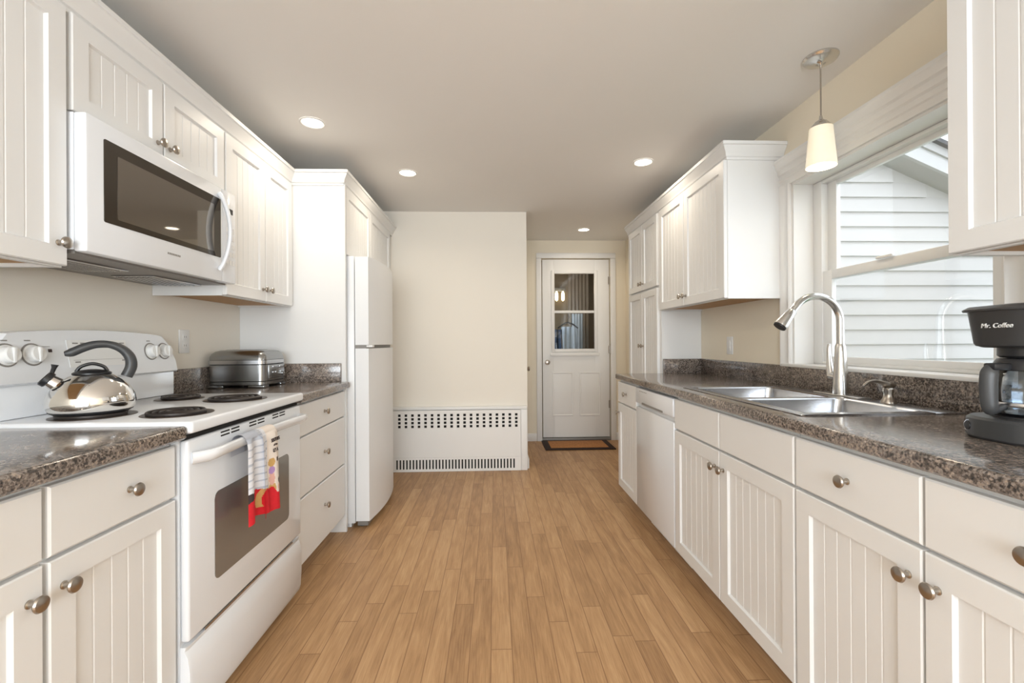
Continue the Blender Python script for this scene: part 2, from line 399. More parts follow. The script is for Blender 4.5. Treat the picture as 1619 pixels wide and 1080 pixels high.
mb = MB(); mb.box(0.2955, 0.309, 4.112, 4.60, 0, 0.09, 0.003); struct('baseboard_hall', mb, M_trim)

# ---- window over the sink
win = thing('window_1', (1.6, 1.84, ZB), 'white double-hung window above the sink', None); win['kind'] = 'structure'
mb = MB()
prof = [(0.0, 0.0), (0.0, 0.012), (0.008, 0.018), (0.020, 0.013), (0.050, 0.015), (0.060, 0.022), (0.072, 0.022), (0.072, 0.0)]   # (across, out)
for ya, s in ((Y1, 1), (Y0, -1)):
    ring = [(WR - n, ya + s*a) for a, n in prof]
    mb.loft([[(x, y, ZB-0.01) for x, y in ring], [(x, y, ZT+0.0) for x, y in ring]])
mb.build('side_casing', M_trim, win)
mb = MB()
prof = [(WR, ZT-0.004), (WR-0.014, ZT-0.004), (WR-0.016, ZT+0.022), (WR-0.022, ZT+0.028), (WR-0.020, ZT+0.050), (WR-0.028, ZT+0.058), (WR-0.030, ZT+0.080),
        (WR-0.040, ZT+0.088), (WR-0.046, ZT+0.112), (WR-0.052, ZT+0.118), (WR-0.052, ZT+0.132), (WR, ZT+0.132)]
mb.prism(prof, 'y', Y0-0.085, 2.371); mb.build('head_casing', M_trim, win)
mb = MB(); mb.box(WR-0.001, 1.70, Y1-0.015, Y1-0.0005, ZB+0.001, ZT-0.001); mb.box(WR-0.001, 1.70, Y0+0.0005, Y0+0.015, ZB+0.001, ZT-0.001); mb.box(WR-0.001, 1.70, Y0+0.015, Y1-0.015, ZT-0.015, ZT-0.0005)
mb.build('jamb', M_trim, win)
mb = MB(); mb.box(WR-0.022, 1.70, Y0-0.07, Y1+0.07, ZB-0.012, ZB+0.004, 0.004); mb.build('sill', M_trim, win)
mb = MB(); a, b = Y0+0.016, Y1-0.016
for x0, x1, w in ((1.640, 1.70, 0.060),):
    mb.box(x0, x1, b-w, b, ZB+0.004, ZT-0.016, 0.003); mb.box(x0, x1, a, a+w, ZB+0.004, ZT-0.016, 0.003)
    mb.box(x0, x1, a+w, b-w, ZT-0.032, ZT-0.016, 0.003); mb.box(x0, x1, a+w, b-w, ZB+0.004, ZB+0.018, 0.003)
mb.build('frame', M_plast, win)
ZM = 1.475
def sash(name, x0, x1, z0, z1, rb, rt, w=0.062):
    ya, yb = Y0+0.016+0.055, Y1-0.016-0.055
    mb = MB(); mb.box(x0, x1, yb-w, yb, z0, z1, 0.003); mb.box(x0, x1, ya, ya+w, z0, z1, 0.003)
    mb.box(x0, x1, ya+w, yb-w, z0, z0+rb, 0.003); mb.box(x0, x1, ya+w, yb-w, z1-rt, z1, 0.003)
    o = mb.build(name, M_plast, win)
    mb = MB(); xm = (x0+x1)/2; mb.box(xm-0.002, xm+0.002, ya+w-0.003, yb-w+0.003, z0+rb-0.003, z1-rt+0.003); mb.build('pane', M_pane, o)
    return o
sash('upper_sash', 1.672, 1.694, ZM-0.022, ZT-0.028, 0.040, 0.024)
lo = sash('lower_sash', 1.646, 1.670, ZB+0.015, ZM+0.022, 0.030, 0.044)
mb = MB(); mb.box(1.6965, 1.698, Y0+0.05, Y1-0.05, ZB+0.04, ZM); mb.build('insect_screen', M_screen, win)
mb = MB(); mb.box(1.634, 1.648, 1.80, 1.88, ZM+0.022, ZM+0.034, 0.004); mb.build('sash_lock', M_plast, lo)

# ---- wing of the house seen through the window
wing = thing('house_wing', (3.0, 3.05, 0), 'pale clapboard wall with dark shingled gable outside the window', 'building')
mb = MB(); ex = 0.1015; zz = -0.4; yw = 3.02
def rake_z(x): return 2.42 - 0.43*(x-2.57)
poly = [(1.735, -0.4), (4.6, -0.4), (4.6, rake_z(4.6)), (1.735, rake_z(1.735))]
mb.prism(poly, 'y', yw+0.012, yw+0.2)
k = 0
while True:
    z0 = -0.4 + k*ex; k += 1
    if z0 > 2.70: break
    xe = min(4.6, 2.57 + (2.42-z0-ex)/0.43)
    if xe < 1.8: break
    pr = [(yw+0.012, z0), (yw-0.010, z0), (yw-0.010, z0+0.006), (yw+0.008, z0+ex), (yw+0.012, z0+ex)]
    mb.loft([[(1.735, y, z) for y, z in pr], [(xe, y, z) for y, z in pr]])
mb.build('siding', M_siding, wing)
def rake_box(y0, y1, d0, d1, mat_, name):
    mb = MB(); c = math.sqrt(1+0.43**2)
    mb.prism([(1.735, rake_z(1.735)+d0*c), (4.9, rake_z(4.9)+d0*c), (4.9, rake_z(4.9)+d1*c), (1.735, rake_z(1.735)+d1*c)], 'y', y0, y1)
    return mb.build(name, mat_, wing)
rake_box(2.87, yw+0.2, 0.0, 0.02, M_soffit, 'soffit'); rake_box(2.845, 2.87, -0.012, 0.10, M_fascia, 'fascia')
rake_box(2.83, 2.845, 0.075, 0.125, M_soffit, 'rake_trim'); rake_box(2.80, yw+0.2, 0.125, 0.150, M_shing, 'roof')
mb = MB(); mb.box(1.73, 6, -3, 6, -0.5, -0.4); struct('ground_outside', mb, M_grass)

# ---- hall door
dr = thing('door_1', (0.95, 5.27, 0.03), 'white half-glazed panel door at the end of the hall', None); dr['kind'] = 'structure'
mb = MB(); yf = 5.262; yb = 5.302
gx0, gx1, gz0, gz1 = 0.693, 1.178, 1.062, 1.958
x0, x1 = 0.560, 1.345; z0, z1 = 0.038, 2.115
mb.box(x0, gx0, yf, yb, z0, z1, 0.002); mb.box(gx1, x1, yf, yb, z0, z1, 0.002); mb.box(gx0, gx1, yf, yb, gz1, z1); mb.box(gx0, gx1, yf, yb, z0, gz0)
for px0, px1 in ((0.668, 0.918), (0.988, 1.238)):                # two raised lower panels
    pz0, pz1 = 0.285, 0.800
    lp = lambda i, n: [(px0+i, yf-n, pz0+i), (px1-i, yf-n, pz0+i), (px1-i, yf-n, pz1-i), (px0+i, yf-n, pz1-i)]
    mb.loft([lp(0, 0.0002), lp(0.004, 0.007), (lp(0.014, 0.007)), lp(0.020, 0.0015), lp(0.040, 0.0055)])
mb.build('slab', M_trim, dr)
mb = MB()
def frame_ring(mb, a0, a1, c0, c1, w, yfront, yback):
    mb.box(a0-w, a0, yfront, yback, c0-w, c1+w, 0.004); mb.box(a1, a1+w, yfront, yback, c0-w, c1+w, 0.004)
    mb.box(a0, a1, yfront, yback, c1, c1+w, 0.004); mb.box(a0, a1, yfront, yback, c0-w, c0, 0.004)
frame_ring(mb, gx0+0.008, gx1-0.008, gz0+0.008, gz1-0.008, 0.038, yf-0.014, yf+0.02)
mb.box(gx0+0.008, gx1-0.008, yf-0.010, yf+0.02, 1.488, 1.518, 0.003); mb.box(gx0-0.045, gx1+0.045, yf-0.022, yf-0.0005, gz0-0.075, gz0-0.035, 0.004)
mb.build('glazing_frame', M_trim, dr)
mb = MB(); mb.box(gx0+0.004, gx1-0.004, yf+0.010, yf+0.014, gz0+0.004, 1.490); mb.box(gx0+0.004, gx1-0.004, yf+0.024, yf+0.028, 1.510, gz1-0.004); mb.build('pane', M_doorpane, dr)
mb = MB(); mb.lathe([(0.030, 0), (0.030, 0.004), (0.012, 0.008), (0.012, 0.035), (0.024, 0.042), (0.029, 0.055), (0.024, 0.068), (0.004, 0.073)], (0.612, yf, 0.915), (0, -1, 0), 24); mb.build('knob', M_nick, dr)
for z in (0.42, 1.06, 1.87):
    mb = MB(); mb.lathe([(0.007, -0.045), (0.007, 0.045)], (1.348, yf-0.006, z), (0, 0, 1), 12); mb.box(1.334, 1.350, yf-0.003, yf-0.0003, z-0.045, z+0.045); mb.build('hinge', M_nick, dr)
mb = MB(); mb.box(DX0-0.0, DX1, 5.24, 5.36, 0.0005, 0.030, 0.004); mb.build('threshold', M_grey, dr)
mb = MB()
for a, b in ((0.487, 0.5475), (1.3565, 1.417)): mb.box(a, b, 5.230, 5.2495, 0, 2.1255, 0.005)
mb.box(0.487, 1.417, 5.230, 5.2495, 2.126, 2.186, 0.005); struct('trim_1', mb, M_trim, 'white casing around the hall door')

# closet door in the hall's left wall: only its knob shows past the corner
d2 = thing('door_2', (0.30, 4.9, 0), 'closet door on the left of the hall', None); d2['kind'] = 'structure'
mb = MB(); mb.box(0.2955, 0.303, 4.62, 5.22, 0.01, 2.05, 0.002); mb.build('slab', M_trim, d2)
mb = MB(); mb.lathe([(0.026, 0), (0.026, 0.004), (0.010, 0.008), (0.010, 0.030), (0.022, 0.038), (0.025, 0.048), (0.020, 0.058), (0.003, 0.062)], (0.303, 4.68, 0.875), (1, 0, 0), 24); mb.build('knob', M_nick, d2)

# ---- small porch room behind the hall door glass
mb = MB(); mb.box(0.0, 1.75, 6.75, 6.85, 0, H); mb.box(-0.1, 0.0, 5.37, 6.85, 0, H); mb.box(1.75, 1.85, 5.37, 6.85, 0, H); mb.box(-0.1, 0.175, 5.25, 5.37, 0, H); mb.box(1.54, 1.85, 5.40, 5.43, 0, H)
struct('wall_porch', mb, M_brown)
mb = MB(); mb.box(-0.1, 1.85, 5.402, 6.85, -0.1, 0); struct('floor_porch', mb, M_brown)
mb = MB(); mb.box(-0.1, 1.85, 5.402, 6.85, H, H+0.1); struct('ceiling_porch', mb, M_brown)
def folded(name, x0, x1, y, z0, z1, amp, waves, material, taper=1.0):
    mb = MB(); n = 60; rows = 12; R = []
    for j in range(rows+1):
        f = j/rows; z = z0+(z1-z0)*f; row = []
        k = 1-(1-taper)*f; xc = (x0+x1)/2
        for i in range(n+1):
            u = i/n; x = xc+(x0+(x1-x0)*u-xc)*k
            row.append((x, y+amp*math.sin(u*waves*2*PI+0.4*math.sin(3*f))*(0.4+0.6*(1-f)), z))
        R.append(row)
    ring = [row + [(p[0], p[1]+0.012, p[2]) for p in reversed(row)] for row in R]
    mb.loft(ring); return mb
dp = folded('drape', 1.09, 1.40, 6.64, 0.35, 2.25, 0.02, 6, M_drape).build('door_drape', M_drape); tag(dp, 'taupe folded drape hanging behind the hall door glass', 'drape')
mb = folded('shirt', 0.90, 1.13, 6.2, 0.85, 1.36, 0.02, 3, M_shirt, 0.85)
sh = thing('hanging_shirt', (0.91, 6.2, 0.9), 'pale blue shirt hanging behind the lower door glass', 'shirt')
mb.build('shirt_body', M_shirt, sh)
mb = MB(); mb.tube([(0.87, 6.2, 1.34), (0.94, 6.2, 1.395), (1.01, 6.2, 1.42), (1.08, 6.2, 1.395), (1.15, 6.2, 1.34)], 0.010, 8); mb.tube([(1.01, 6.2, 1.42), (1.01, 6.2, 1.46), (1.03, 6.2, 1.49), (1.01, 6.2, 1.52)], 0.004, 6); mb.build('hanger', M_black, sh)
cl = folded('curtain', 1.10, 1.26, 6.40, 0.3, 1.55, 0.02, 4, M_shirt).build('hanging_towel', M_shirt); tag(cl, 'long pale blue towel hanging right of the shirt behind the door glass', 'towel')
jk = folded('jacket', 0.76, 0.93, 6.05, 0.80, 1.32, 0.02, 2, M_navy, 0.7).build('hanging_jacket', M_navy); tag(jk, 'dark navy jacket hanging at lower left behind the door glass', 'jacket')
pl = thing('wall_lamp', (0.965, 6.72, 1.72), 'twin-bulb wall lamp glowing behind the upper door glass', 'lamp')
mb = MB(); mb.box(0.87, 1.06, 6.70, 6.749, 1.90, 1.96, 0.006); mb.build('backplate', M_grey, pl)
for x in (0.92, 1.014):
    mb = MB(); mb.lathe([(0.012, 0), (0.022, -0.03), (0.026, -0.09), (0.020, -0.13), (0.004, -0.145)], (x, 6.66, 1.90), (0, 0, 1), 16); mb.build('bulb', M_bulb, pl)
    mb = MB(); mb.tube([(x, 6.70, 1.92), (x, 6.66, 1.92), (x, 6.66, 1.895)], 0.006, 8); mb.build('arm', M_grey, pl)
lamp('porch_glow', 'POINT', (0.9, 6.0, 1.9), 5, (1, 0.86, 0.66), pl, shadow_soft_size=0.08)
lamp('porch_fill', 'AREA', (0.3, 5.7, 1.1), 9, (0.7, 0.85, 1), rot=(math.radians(80), 0, math.radians(-30)), shape='RECTANGLE', size=0.5, size_y=1.0)  # cool area lamp inside the closed porch room, which has no window

# ------------------------------------------------------------------ right-hand run
KN = 0.0201
def base_right(name, y0, y1, split, label, drawers=True, knobs=((1, -1),), dknob=True, group=None):
    c = thing(name, (1.2, (y0+y1)/2, 0), label, 'cabinet', group)
    carcass(1, XR+0.02, y0+0.001, y1-0.001, 0.105, 0.878, c)
    P = PR(XR+0.02); n = len(split)-1
    for i in range(n):
        a, b = split[i]+0.003, split[i+1]-0.003
        d = front(P, a, b, 0.7155, 0.862).build('drawer' if drawers else 'false_drawer_front', M_cab, c)
        if dknob: knob(P, (a+b)/2, 0.790, 0.0202, d)
        d = front(P, a, b, 0.1075, 0.7065, fw=0.062).build('door', M_cab, c)
        side = knobs[i]
        knob(P, b-0.030 if side > 0 else a+0.030, 0.640, 0.0202, d)
    return c
base_right('base_cabinet', 0.515, 1.3285, (0.515, 0.9215, 1.3285), 'white two-door two-drawer base cabinet nearest on the right, below the coffee maker', knobs=(1, -1))
base_right('sink_cabinet', 1.3315, 2.2405, (1.3315, 1.787, 2.2405), 'white sink base cabinet with two doors and blank upper panels under the sink', drawers=False, dknob=False, knobs=(1, -1))
base_right('base_cabinet', 2.8535, 3.280, (2.8535, 3.280), 'narrow white base cabinet at far end of right run, past the dishwasher', knobs=(1,))

dw = thing('dishwasher', (1.2, 2.547, 0), 'white built-in dishwasher under the right-hand worktop', 'dishwasher')
mb = MB(); mb.box(XR+0.035, 1.50, 2.246, 2.848, 0.105, 0.868); mb.box(XR+0.09, 1.48, 2.25, 2.844, 0.002, 0.105); mb.build('tub', M_plast, dw)
mb = MB(); mb.box(XR-0.002, XR+0.034, 2.246, 2.848, 0.108, 0.742, 0.006); mb.build('door', M_enamel, dw)
mb = MB(); mb.box(XR-0.006, XR+0.034, 2.246, 2.848, 0.7675, 0.862, 0.006); mb.box(XR+0.016, XR+0.034, 2.246, 2.848, 0.7425, 0.767); cp = mb.build('control_panel', M_enamel, dw)
mb = MB(); mb.box(XR-0.0085, XR-0.0062, 2.38, 2.72, 0.7685, 0.780, 0.001); mb.build('handle_pocket', M_grey, cp)
mb = MB()
for i in range(5): mb.box(XR-0.0075, XR-0.0062, 2.64+i*0.028, 2.655+i*0.028, 0.842, 0.848)
mb.build('button_row', M_grey, cp)

# worktop with sink cut-out
SX0, SX1, SY0, SY1 = 0.968, 1.468, 1.388, 2.232
def nose(x, side, y0, y1, xb, mb):
    """front strip with rounded edge; x = outermost front, xb = back of strip"""
    zt, zb, rr = CZ, CZ-0.038, 0.010; pts = [(xb, zb), (x+side*0.006, zb)]
    pts += [(x, zb+0.006)]
    for k in range(5):
        a = PI/2*k/4; pts.append((x+side*(rr-rr*math.cos(a)), zt-rr+rr*math.sin(a)))
    pts.append((xb, zt)); mb.prism(pts, 'y', y0, y1)
wt = thing('worktop', (1.2, 1.8, CZ-0.038), 'long speckled brown-grey worktop on right with sink and coffee maker', 'worktop')
mb = MB(); nose(0.885, 1, 0.25, 3.290, 0.968, mb); zb = CZ-0.038
mb.box(0.968, 1.5385, SY1, 3.290, zb, CZ); mb.box(0.968, 1.5385, 0.25, SY0, zb, CZ); mb.box(SX1, 1.5385, SY0, SY1, zb, CZ)
mb.build('surface', M_stone, wt)
mb = MB(); mb.box(1.520, 1.5385, 0.25, 3.272, CZ, 1.022, 0.002); mb.box(1.2395, 1.5385, 3.272, 3.290, CZ, 1.022, 0.002); mb.build('backsplash', M_stone, wt)

# sink
sk = thing('sink', (1.2, 1.8, CZ), 'stainless double-bowl sink set in the right-hand worktop', 'sink')
mb = MB(); zt = CZ+0.005; b1 = (1.405, 1.765); b2 = (1.800, 2.215); bx = (0.985, 1.385)
mb.box(0.950, bx[0], 1.370, 2.250, CZ+0.0004, zt, 0.002); mb.box(bx[1], 1.486, 1.370, 2.250, CZ+0.0004, zt, 0.002)
mb.box(bx[0], bx[1], 1.370, b1[0], CZ+0.0004, zt); mb.box(bx[0], bx[1], b1[1], b2[0], CZ-0.006, zt, 0.002); mb.box(bx[0], bx[1], b2[1], 2.250, CZ+0.0004, zt)
mb.build('rim', M_steel, sk)
def rrect(x0, x1, y0, y1, rad, n=5):
    p = []
    for cx, cy, a0 in ((x1-rad, y1-rad, 0), (x0+rad, y1-rad, PI/2), (x0+rad, y0+rad, PI), (x1-rad, y0+rad, 1.5*PI)):
        p += [(cx+rad*math.cos(a0+PI/2*k/n), cy+rad*math.sin(a0+PI/2*k/n)) for k in range(n+1)]
    return p
for yy0, yy1 in (b1, b2):
    mb = MB()
    lv = [(0.0, zt-0.001, 0.03), (0.004, zt-0.006, 0.034), (0.008, CZ-0.13, 0.05), (0.03, CZ-0.165, 0.06), (0.09, CZ-0.172, 0.08)]
    rings = [[(x, y, z) for x, y in rrect(bx[0]+i, bx[1]-i, yy0+i, yy1-i, rd)] for i, z, rd in lv]
    mb.loft(rings, cap=False); mb.bm.faces.new([mb.bm.verts.new(p) for p in rings[-1]])
    bw = mb.build('bowl', M_steel, sk)
    cx, cy = (bx[0]+bx[1])/2, (yy0+yy1)/2
    mb = MB(); mb.lathe([(0.042, -0.1715), (0.042, -0.168), (0.030, -0.169), (0.012, -0.1705)], (cx, cy, CZ), (0, 0, 1), 24); mb.build('drain', M_chrome, bw)

# faucet
fx, fy, fz = 1.443, 1.835, zt
fc = thing('faucet', (fx, fy, fz), 'tall satin pull-down gooseneck faucet behind the sink', 'faucet')
mb = MB(); mb.box(fx-0.028, fx+0.028, fy-0.125, fy+0.125, fz+0.0003, fz+0.006, 0.0025); mb.build('base_plate', M_faucet, fc)
mb = MB(); mb.lathe([(0.030, 0.006), (0.0295, 0.03), (0.026, 0.09), (0.022, 0.16), (0.0195, 0.205), (0.0155, 0.215)], (fx, fy, fz), (0, 0, 1), 28); mb.build('body', M_faucet, fc)
mb = MB(); pts = [(fx, fy, fz+0.21), (fx, fy, fz+0.255)]; R = 0.105; cz = fz+0.309
pts = [(fx, fy, fz+0.2), (fx, fy, fz+0.25)] + [(fx-R+R*math.cos(a), fy, cz+R*math.sin(a)) for a in [math.radians(k) for k in range(0, 145, 8)]]
dx, dz = pts[-1][0]-pts[-2][0], pts[-1][2]-pts[-2][2]; L = math.hypot(dx, dz); dx, dz = dx/L, dz/L
e = pts[-1]
pts.append((e[0]+dx*0.02, fy, e[2]+dz*0.02))
mb.tube(pts, 0.0148, 16); mb.build('neck', M_faucet, fc)
mb = MB(); mb.lathe([(0.0152, 0.0), (0.0185, 0.004), (0.0205, 0.03), (0.0265, 0.075), (0.026, 0.083), (0.021, 0.085)], (e[0]+dx*0.021, fy, e[2]+dz*0.021), (dx, 0, dz), 24); sp = mb.build('spray_head', M_faucet, fc)
mb = MB(); mb.lathe([(0.0250, 0.0852), (0.0245, 0.089), (0.010, 0.0895)], (e[0]+dx*0.021, fy, e[2]+dz*0.021), (dx, 0, dz), 24); mb.build('nozzle', M_black, sp)
mb = MB(); mb.tube([(fx, fy+0.020, fz+0.075), (fx, fy+0.052, fz+0.078)], 0.018, 16)
mb.tube([(fx, fy+0.052, fz+0.078), (fx, fy+0.058, fz+0.105), (fx, fy+0.064, fz+0.15), (fx, fy+0.066, fz+0.195), (fx, fy+0.062, fz+0.215)], [0.018, 0.015, 0.010, 0.008, 0.006], 12, sub=4); mb.build('lever', M_faucet, fc)
# soap dispenser
sx, sy = 1.436, 1.598
sd = thing('soap_dispenser', (sx, sy, fz), 'small nickel soap pump to the right of the faucet', 'soap dispenser')
mb = MB(); mb.lathe([(0.024, 0.0003), (0.024, 0.006), (0.018, 0.016), (0.014, 0.034), (0.017, 0.042), (0.017, 0.052), (0.012, 0.056)], (sx, sy, fz), (0, 0, 1), 24); mb.build('base', M_nick, sd)
mb = MB(); mb.tube([(sx+0.02, sy, fz+0.060), (sx, sy, fz+0.064), (sx-0.025, sy, fz+0.074), (sx-0.055, sy, fz+0.080), (sx-0.080, sy, fz+0.074), (sx-0.095, sy, fz+0.062)], [(0.006, 0.014), (0.006, 0.016), (0.005, 0.010), (0.005, 0.008), (0.005, 0.007), (0.004, 0.005)], 12, sub=4); mb.build('spout', M_nick, sd)

# wall cabinets, right
UZ0, UZ1 = 1.377, 2.125
def upper_right(name, y0, y1, split, label, ks, z0=UZ0, z1=UZ1, sidelabel=None):
    c = thing(name, (1.38, (y0+y1)/2, z0), label, 'cabinet')
    wall_box(1, UR+0.02, y0, y1, z0, z1, c); P = PR(UR+0.02)
    for i in range(len(split)-1):
        a, b = split[i]+0.003, split[i+1]-0.003
        d = front(P, a, b, z0+0.004, z1-0.012, fw=0.058).build('door', M_cab, c)
        knob(P, b-0.028 if ks[i] > 0 else a+0.028, z0+0.065, 0.0202, d)
    return c
upper_right('wall_cabinet', 0.30, 1.173, (0.30, 0.7365, 1.173), 'white wall cabinet at upper right edge, nearest on the right', (1, -1))
upper_right('wall_cabinet', 2.352, 3.309, (2.352, 2.869, 3.305), 'white two-door wall cabinet between the window and the tall pantry', (1, -1))
pc = thing('pantry_cabinet', (1.38, 3.71, 0), 'tall shallow white pantry cabinet with four doors past the worktop end', 'cabinet')
mb = MB(); mb.box(UR+0.02, 1.538, 3.3105, 4.105, 0.10, UZ1); mb.box(UR+0.08, 1.538, 3.3105, 4.105, 0.002, 0.10); mb.build('body', M_cab, pc)
P = PR(UR+0.02)
for a, b, s in ((3.350, 3.690, 1), (3.696, 4.060, -1)):
    for v0, v1, kz in ((1.572, UZ1-0.012, 1.625), (0.115, 1.556, 1.115)):
        d = front(P, a, b, v0, v1, fw=0.055).build('door', M_cab, pc); knob(P, b-0.028 if s > 0 else a+0.028, kz, 0.0202, d)
CROWN = [(-0.0015, 2.112), (0.004, 2.112), (0.006, 2.124), (0.012, 2.128), (0.016, 2.146), (0.034, 2.170), (0.036, 2.178), (0.042, 2.180), (0.042, 2.197), (-0.0015, 2.197)]
mb = MB(); mb.sweep([(UR, 4.107), (UR, 2.350), (1.5385, 2.350)][::-1], [(o, z) for o, z in CROWN]) if False else mb.sweep([(1.5385, 2.350), (UR+0.018, 2.350), (UR+0.018, 4.107)], [(-o, z) for o, z in CROWN])
tag(mb.build('crown_molding', M_cab), 'white crown molding along the right far cabinets near the ceiling', 'crown molding')
mb = MB(); mb.sweep([(UR+0.018, 0.30), (UR+0.018, 1.175), (1.5385, 1.175)], [(-o, z) for o, z in CROWN])
tag(mb.build('crown_molding', M_cab), 'white crown molding topping the nearest right wall cabinet', 'crown molding')

# ------------------------------------------------------------------ left-hand run
lb = thing('base_cabinet', (-1.2, 0.95, 0), 'white two-door two-drawer base cabinet in left foreground, next to the range', 'cabinet')
carcass(-1, XL-0.02, 0.575, 1.331, 0.105, 0.878, lb); P = PL(XL-0.02)
for a, b, s in ((0.578, 0.949, 1), (0.961, 1.328, -1)):
    d = front(P, a, b, 0.7155, 0.862).build('drawer', M_cab, lb); knob(P, (a+b)/2+ (0.02 if s < 0 else 0), 0.790, 0.0202, d)
    d = front(P, a, b, 0.1075, 0.7065, fw=0.062).build('door', M_cab, lb); knob(P, b-0.030 if s > 0 else a+0.030, 0.645, 0.0202, d)
db = thing('drawer_cabinet', (-1.2, 2.45, 0), 'white three-drawer base cabinet between range and refrigerator', 'cabinet')
carcass(-1, XL-0.02, 2.106, 2.788, 0.105, 0.878, db)
for v0, v1, kz in ((0.712, 0.862, 0.790), (0.425, 0.704, 0.575), (0.1075, 0.417, 0.290)):
    d = front(P, 2.109, 2.785, v0, v1).build('drawer', M_cab, db); knob(P, 2.455, kz, 0.0202, d)
def worktop_left(y0, y1, label):
    w = thing('worktop', (-1.2, (y0+y1)/2, CZ-0.038), label, 'worktop')
    mb = MB(); nose(-0.884, -1, y0, y1, -1.0, mb); mb.box(-1.5385, -1.0, y0, y1, CZ-0.038, CZ); mb.build('surface', M_stone, w); return w
worktop_left(0.25, 1.331, 'speckled brown-grey worktop in left foreground before the range')
w = worktop_left(2.107, 2.793, 'short speckled brown-grey worktop under the toaster')
mb = MB(); mb.box(-1.5385, -1.520, 2.128, 2.774, CZ, 1.030, 0.003); mb.box(-1.5385, -0.932, 2.774, 2.793, CZ, 1.030, 0.003); mb.build('backsplash', M_stone, w)

def upper_left(y0, y1, split, label, ks, z0, z1=UZ1, kz=0.065):
    c = thing('wall_cabinet', (-1.38, (y0+y1)/2, z0), label, 'cabinet')
    wall_box(-1, UL-0.02, y0, y1, z0, z1, c); P = PL(UL-0.02)
    for i in range(len(split)-1):
        a, b = split[i]+0.003, split[i+1]-0.003
        d = front(P, a, b, z0+0.004, z1-0.012, fw=0.058).build('door', M_cab, c)
        knob(P, b-0.028 if ks[i] > 0 else a+0.028, z0+kz, 0.0202, d)
    return c
upper_left(0.50, 1.338, (0.50, 0.92, 1.338), 'white wall cabinet at upper left edge, nearest on the left', (-1, 1), 1.372)
upper_left(1.340, 2.094, (1.348, 1.713, 2.090), 'short white two-door wall cabinet above the microwave', (1, -1), 1.826, kz=0.055)
upper_left(2.096, 2.793, (2.096, 2.452, 2.772), 'white two-door wall cabinet above the toaster', (1, -1), 1.372)
ep = MB(); ep.box(-1.5385, -0.908, 2.795, 2.814, 0.001, UZ1); tag(ep.build('end_panel', M_cab), 'tall flat white side panel left of the refrigerator', 'panel')
fcab = thing('wall_cabinet', (-1.2, 3.45, 1.72), 'deep white two-door cabinet above the refrigerator', 'cabinet')
mb = MB(); mb.box(-1.538, XL-0.02, 2.8155, 4.108, 1.712, UZ1); mb.build('body', M_cab, fcab); P = PL(XL-0.02)
for a, b, s in ((2.832, 3.378, 1), (3.384, 4.00, -1)):
    d = front(P, a, b, 1.702, UZ1-0.012, fw=0.058).build('door', M_cab, fcab); knob(P, b-0.030 if s > 0 else a+0.030, 1.735, 0.0202, d)
mb = MB(); mb.sweep([(UL-0.018, 0.50), (UL-0.018, 2.793), (XL-0.008, 2.793), (XL-0.008, 4.108)], [(o, z) for o, z in CROWN])
tag(mb.build('crown_molding', M_cab), 'white crown molding along all the left cabinets near the ceiling', 'crown molding')

# ---- microwave
mw = thing('microwave', (-1.36, 1.72, 1.42), 'white over-the-range microwave with smoked glass door', 'microwave')
a, b = 1.343, 2.093; z0, z1 = 1.420, 1.822
mb = MB(); mb.box(-1.538, -1.206, a+0.003, b-0.003, z0+0.006, z1); mb.build('case', M_enamel, mw)
mb = MB(); mb.box(-1.536, -1.21, a+0.010, b-0.010, z0-0.004, z0+0.0055); ub = mb.build('underside', M_grey, mw); ub['label'] = 'grey metal underside'
for y0_, y1_ in ((1.38, 1.66), (1.78, 2.06)):
    mb = MB(); mb.box(-1.46, -1.30, y0_, y1_, z0-0.009, z0-0.0045, 0.001)
    for k in range(7): mb.box(-1.45+k*0.02, -1.442+k*0.02, y0_+0.01, y1_-0.01, z0-0.0115, z0-0.009)
    mb.build('grease_filter', M_steel, ub)
mb = MB(); ctl = 1.992; mb.box(-1.2055, -1.168, a, ctl-0.001, z0, z1, 0.006); dd = mb.build('door', M_enamel, mw)
mb = MB(); mb.box(-1.2055, -1.168, ctl+0.001, b, z0, z1, 0.006); cp = mb.build('control_panel', M_enamel, mw)
mb = MB(); mb.box(-1.1675, -1.1660, ctl+0.035, ctl+0.075, 1.725, 1.748, 0.0); mb.build('display', M_black, cp)
mb = MB()
for i in range(5):
    for j in range(3): mb.box(-1.1678, -1.1668, ctl+0.028+j*0.022, ctl+0.044+j*0.022, 1.50+i*0.036, 1.520+i*0.036)
mb.build('keypad', M_plast, cp)
def rr_face(mb, x0, x1, y0, y1, za, zb, rad):
    mb.prism(rrect(y0, y1, za, zb, rad), 'x', x0, x1)
mb = MB(); rr_face(mb, -1.1685, -1.1660, 1.400, 1.978, 1.520, 1.770, 0.006); gl = mb.build('glass', M_mwrim, dd)
mb = MB(); rr_face(mb, -1.1659, -1.1652, 1.448, 1.930, 1.538, 1.735, 0.004); mb.build('window', M_mw, gl)
mb = MB(); pts = []
for k in range(17):
    u = k/16; pts.append((-1.166+0.045*math.sin(PI*u)**0.75, 1.968, 1.792-0.325*u))
mb.tube(pts, [(0.009, 0.012)]*17, 12); mb.build('handle', M_enamel, dd)
mb = MB()
for k in range(8): mb.box(-1.1682, -1.1672, 1.665+k*0.0085, 1.6705+k*0.0085, 1.475, 1.482)
mb.build('maker_mark', M_grey, dd)

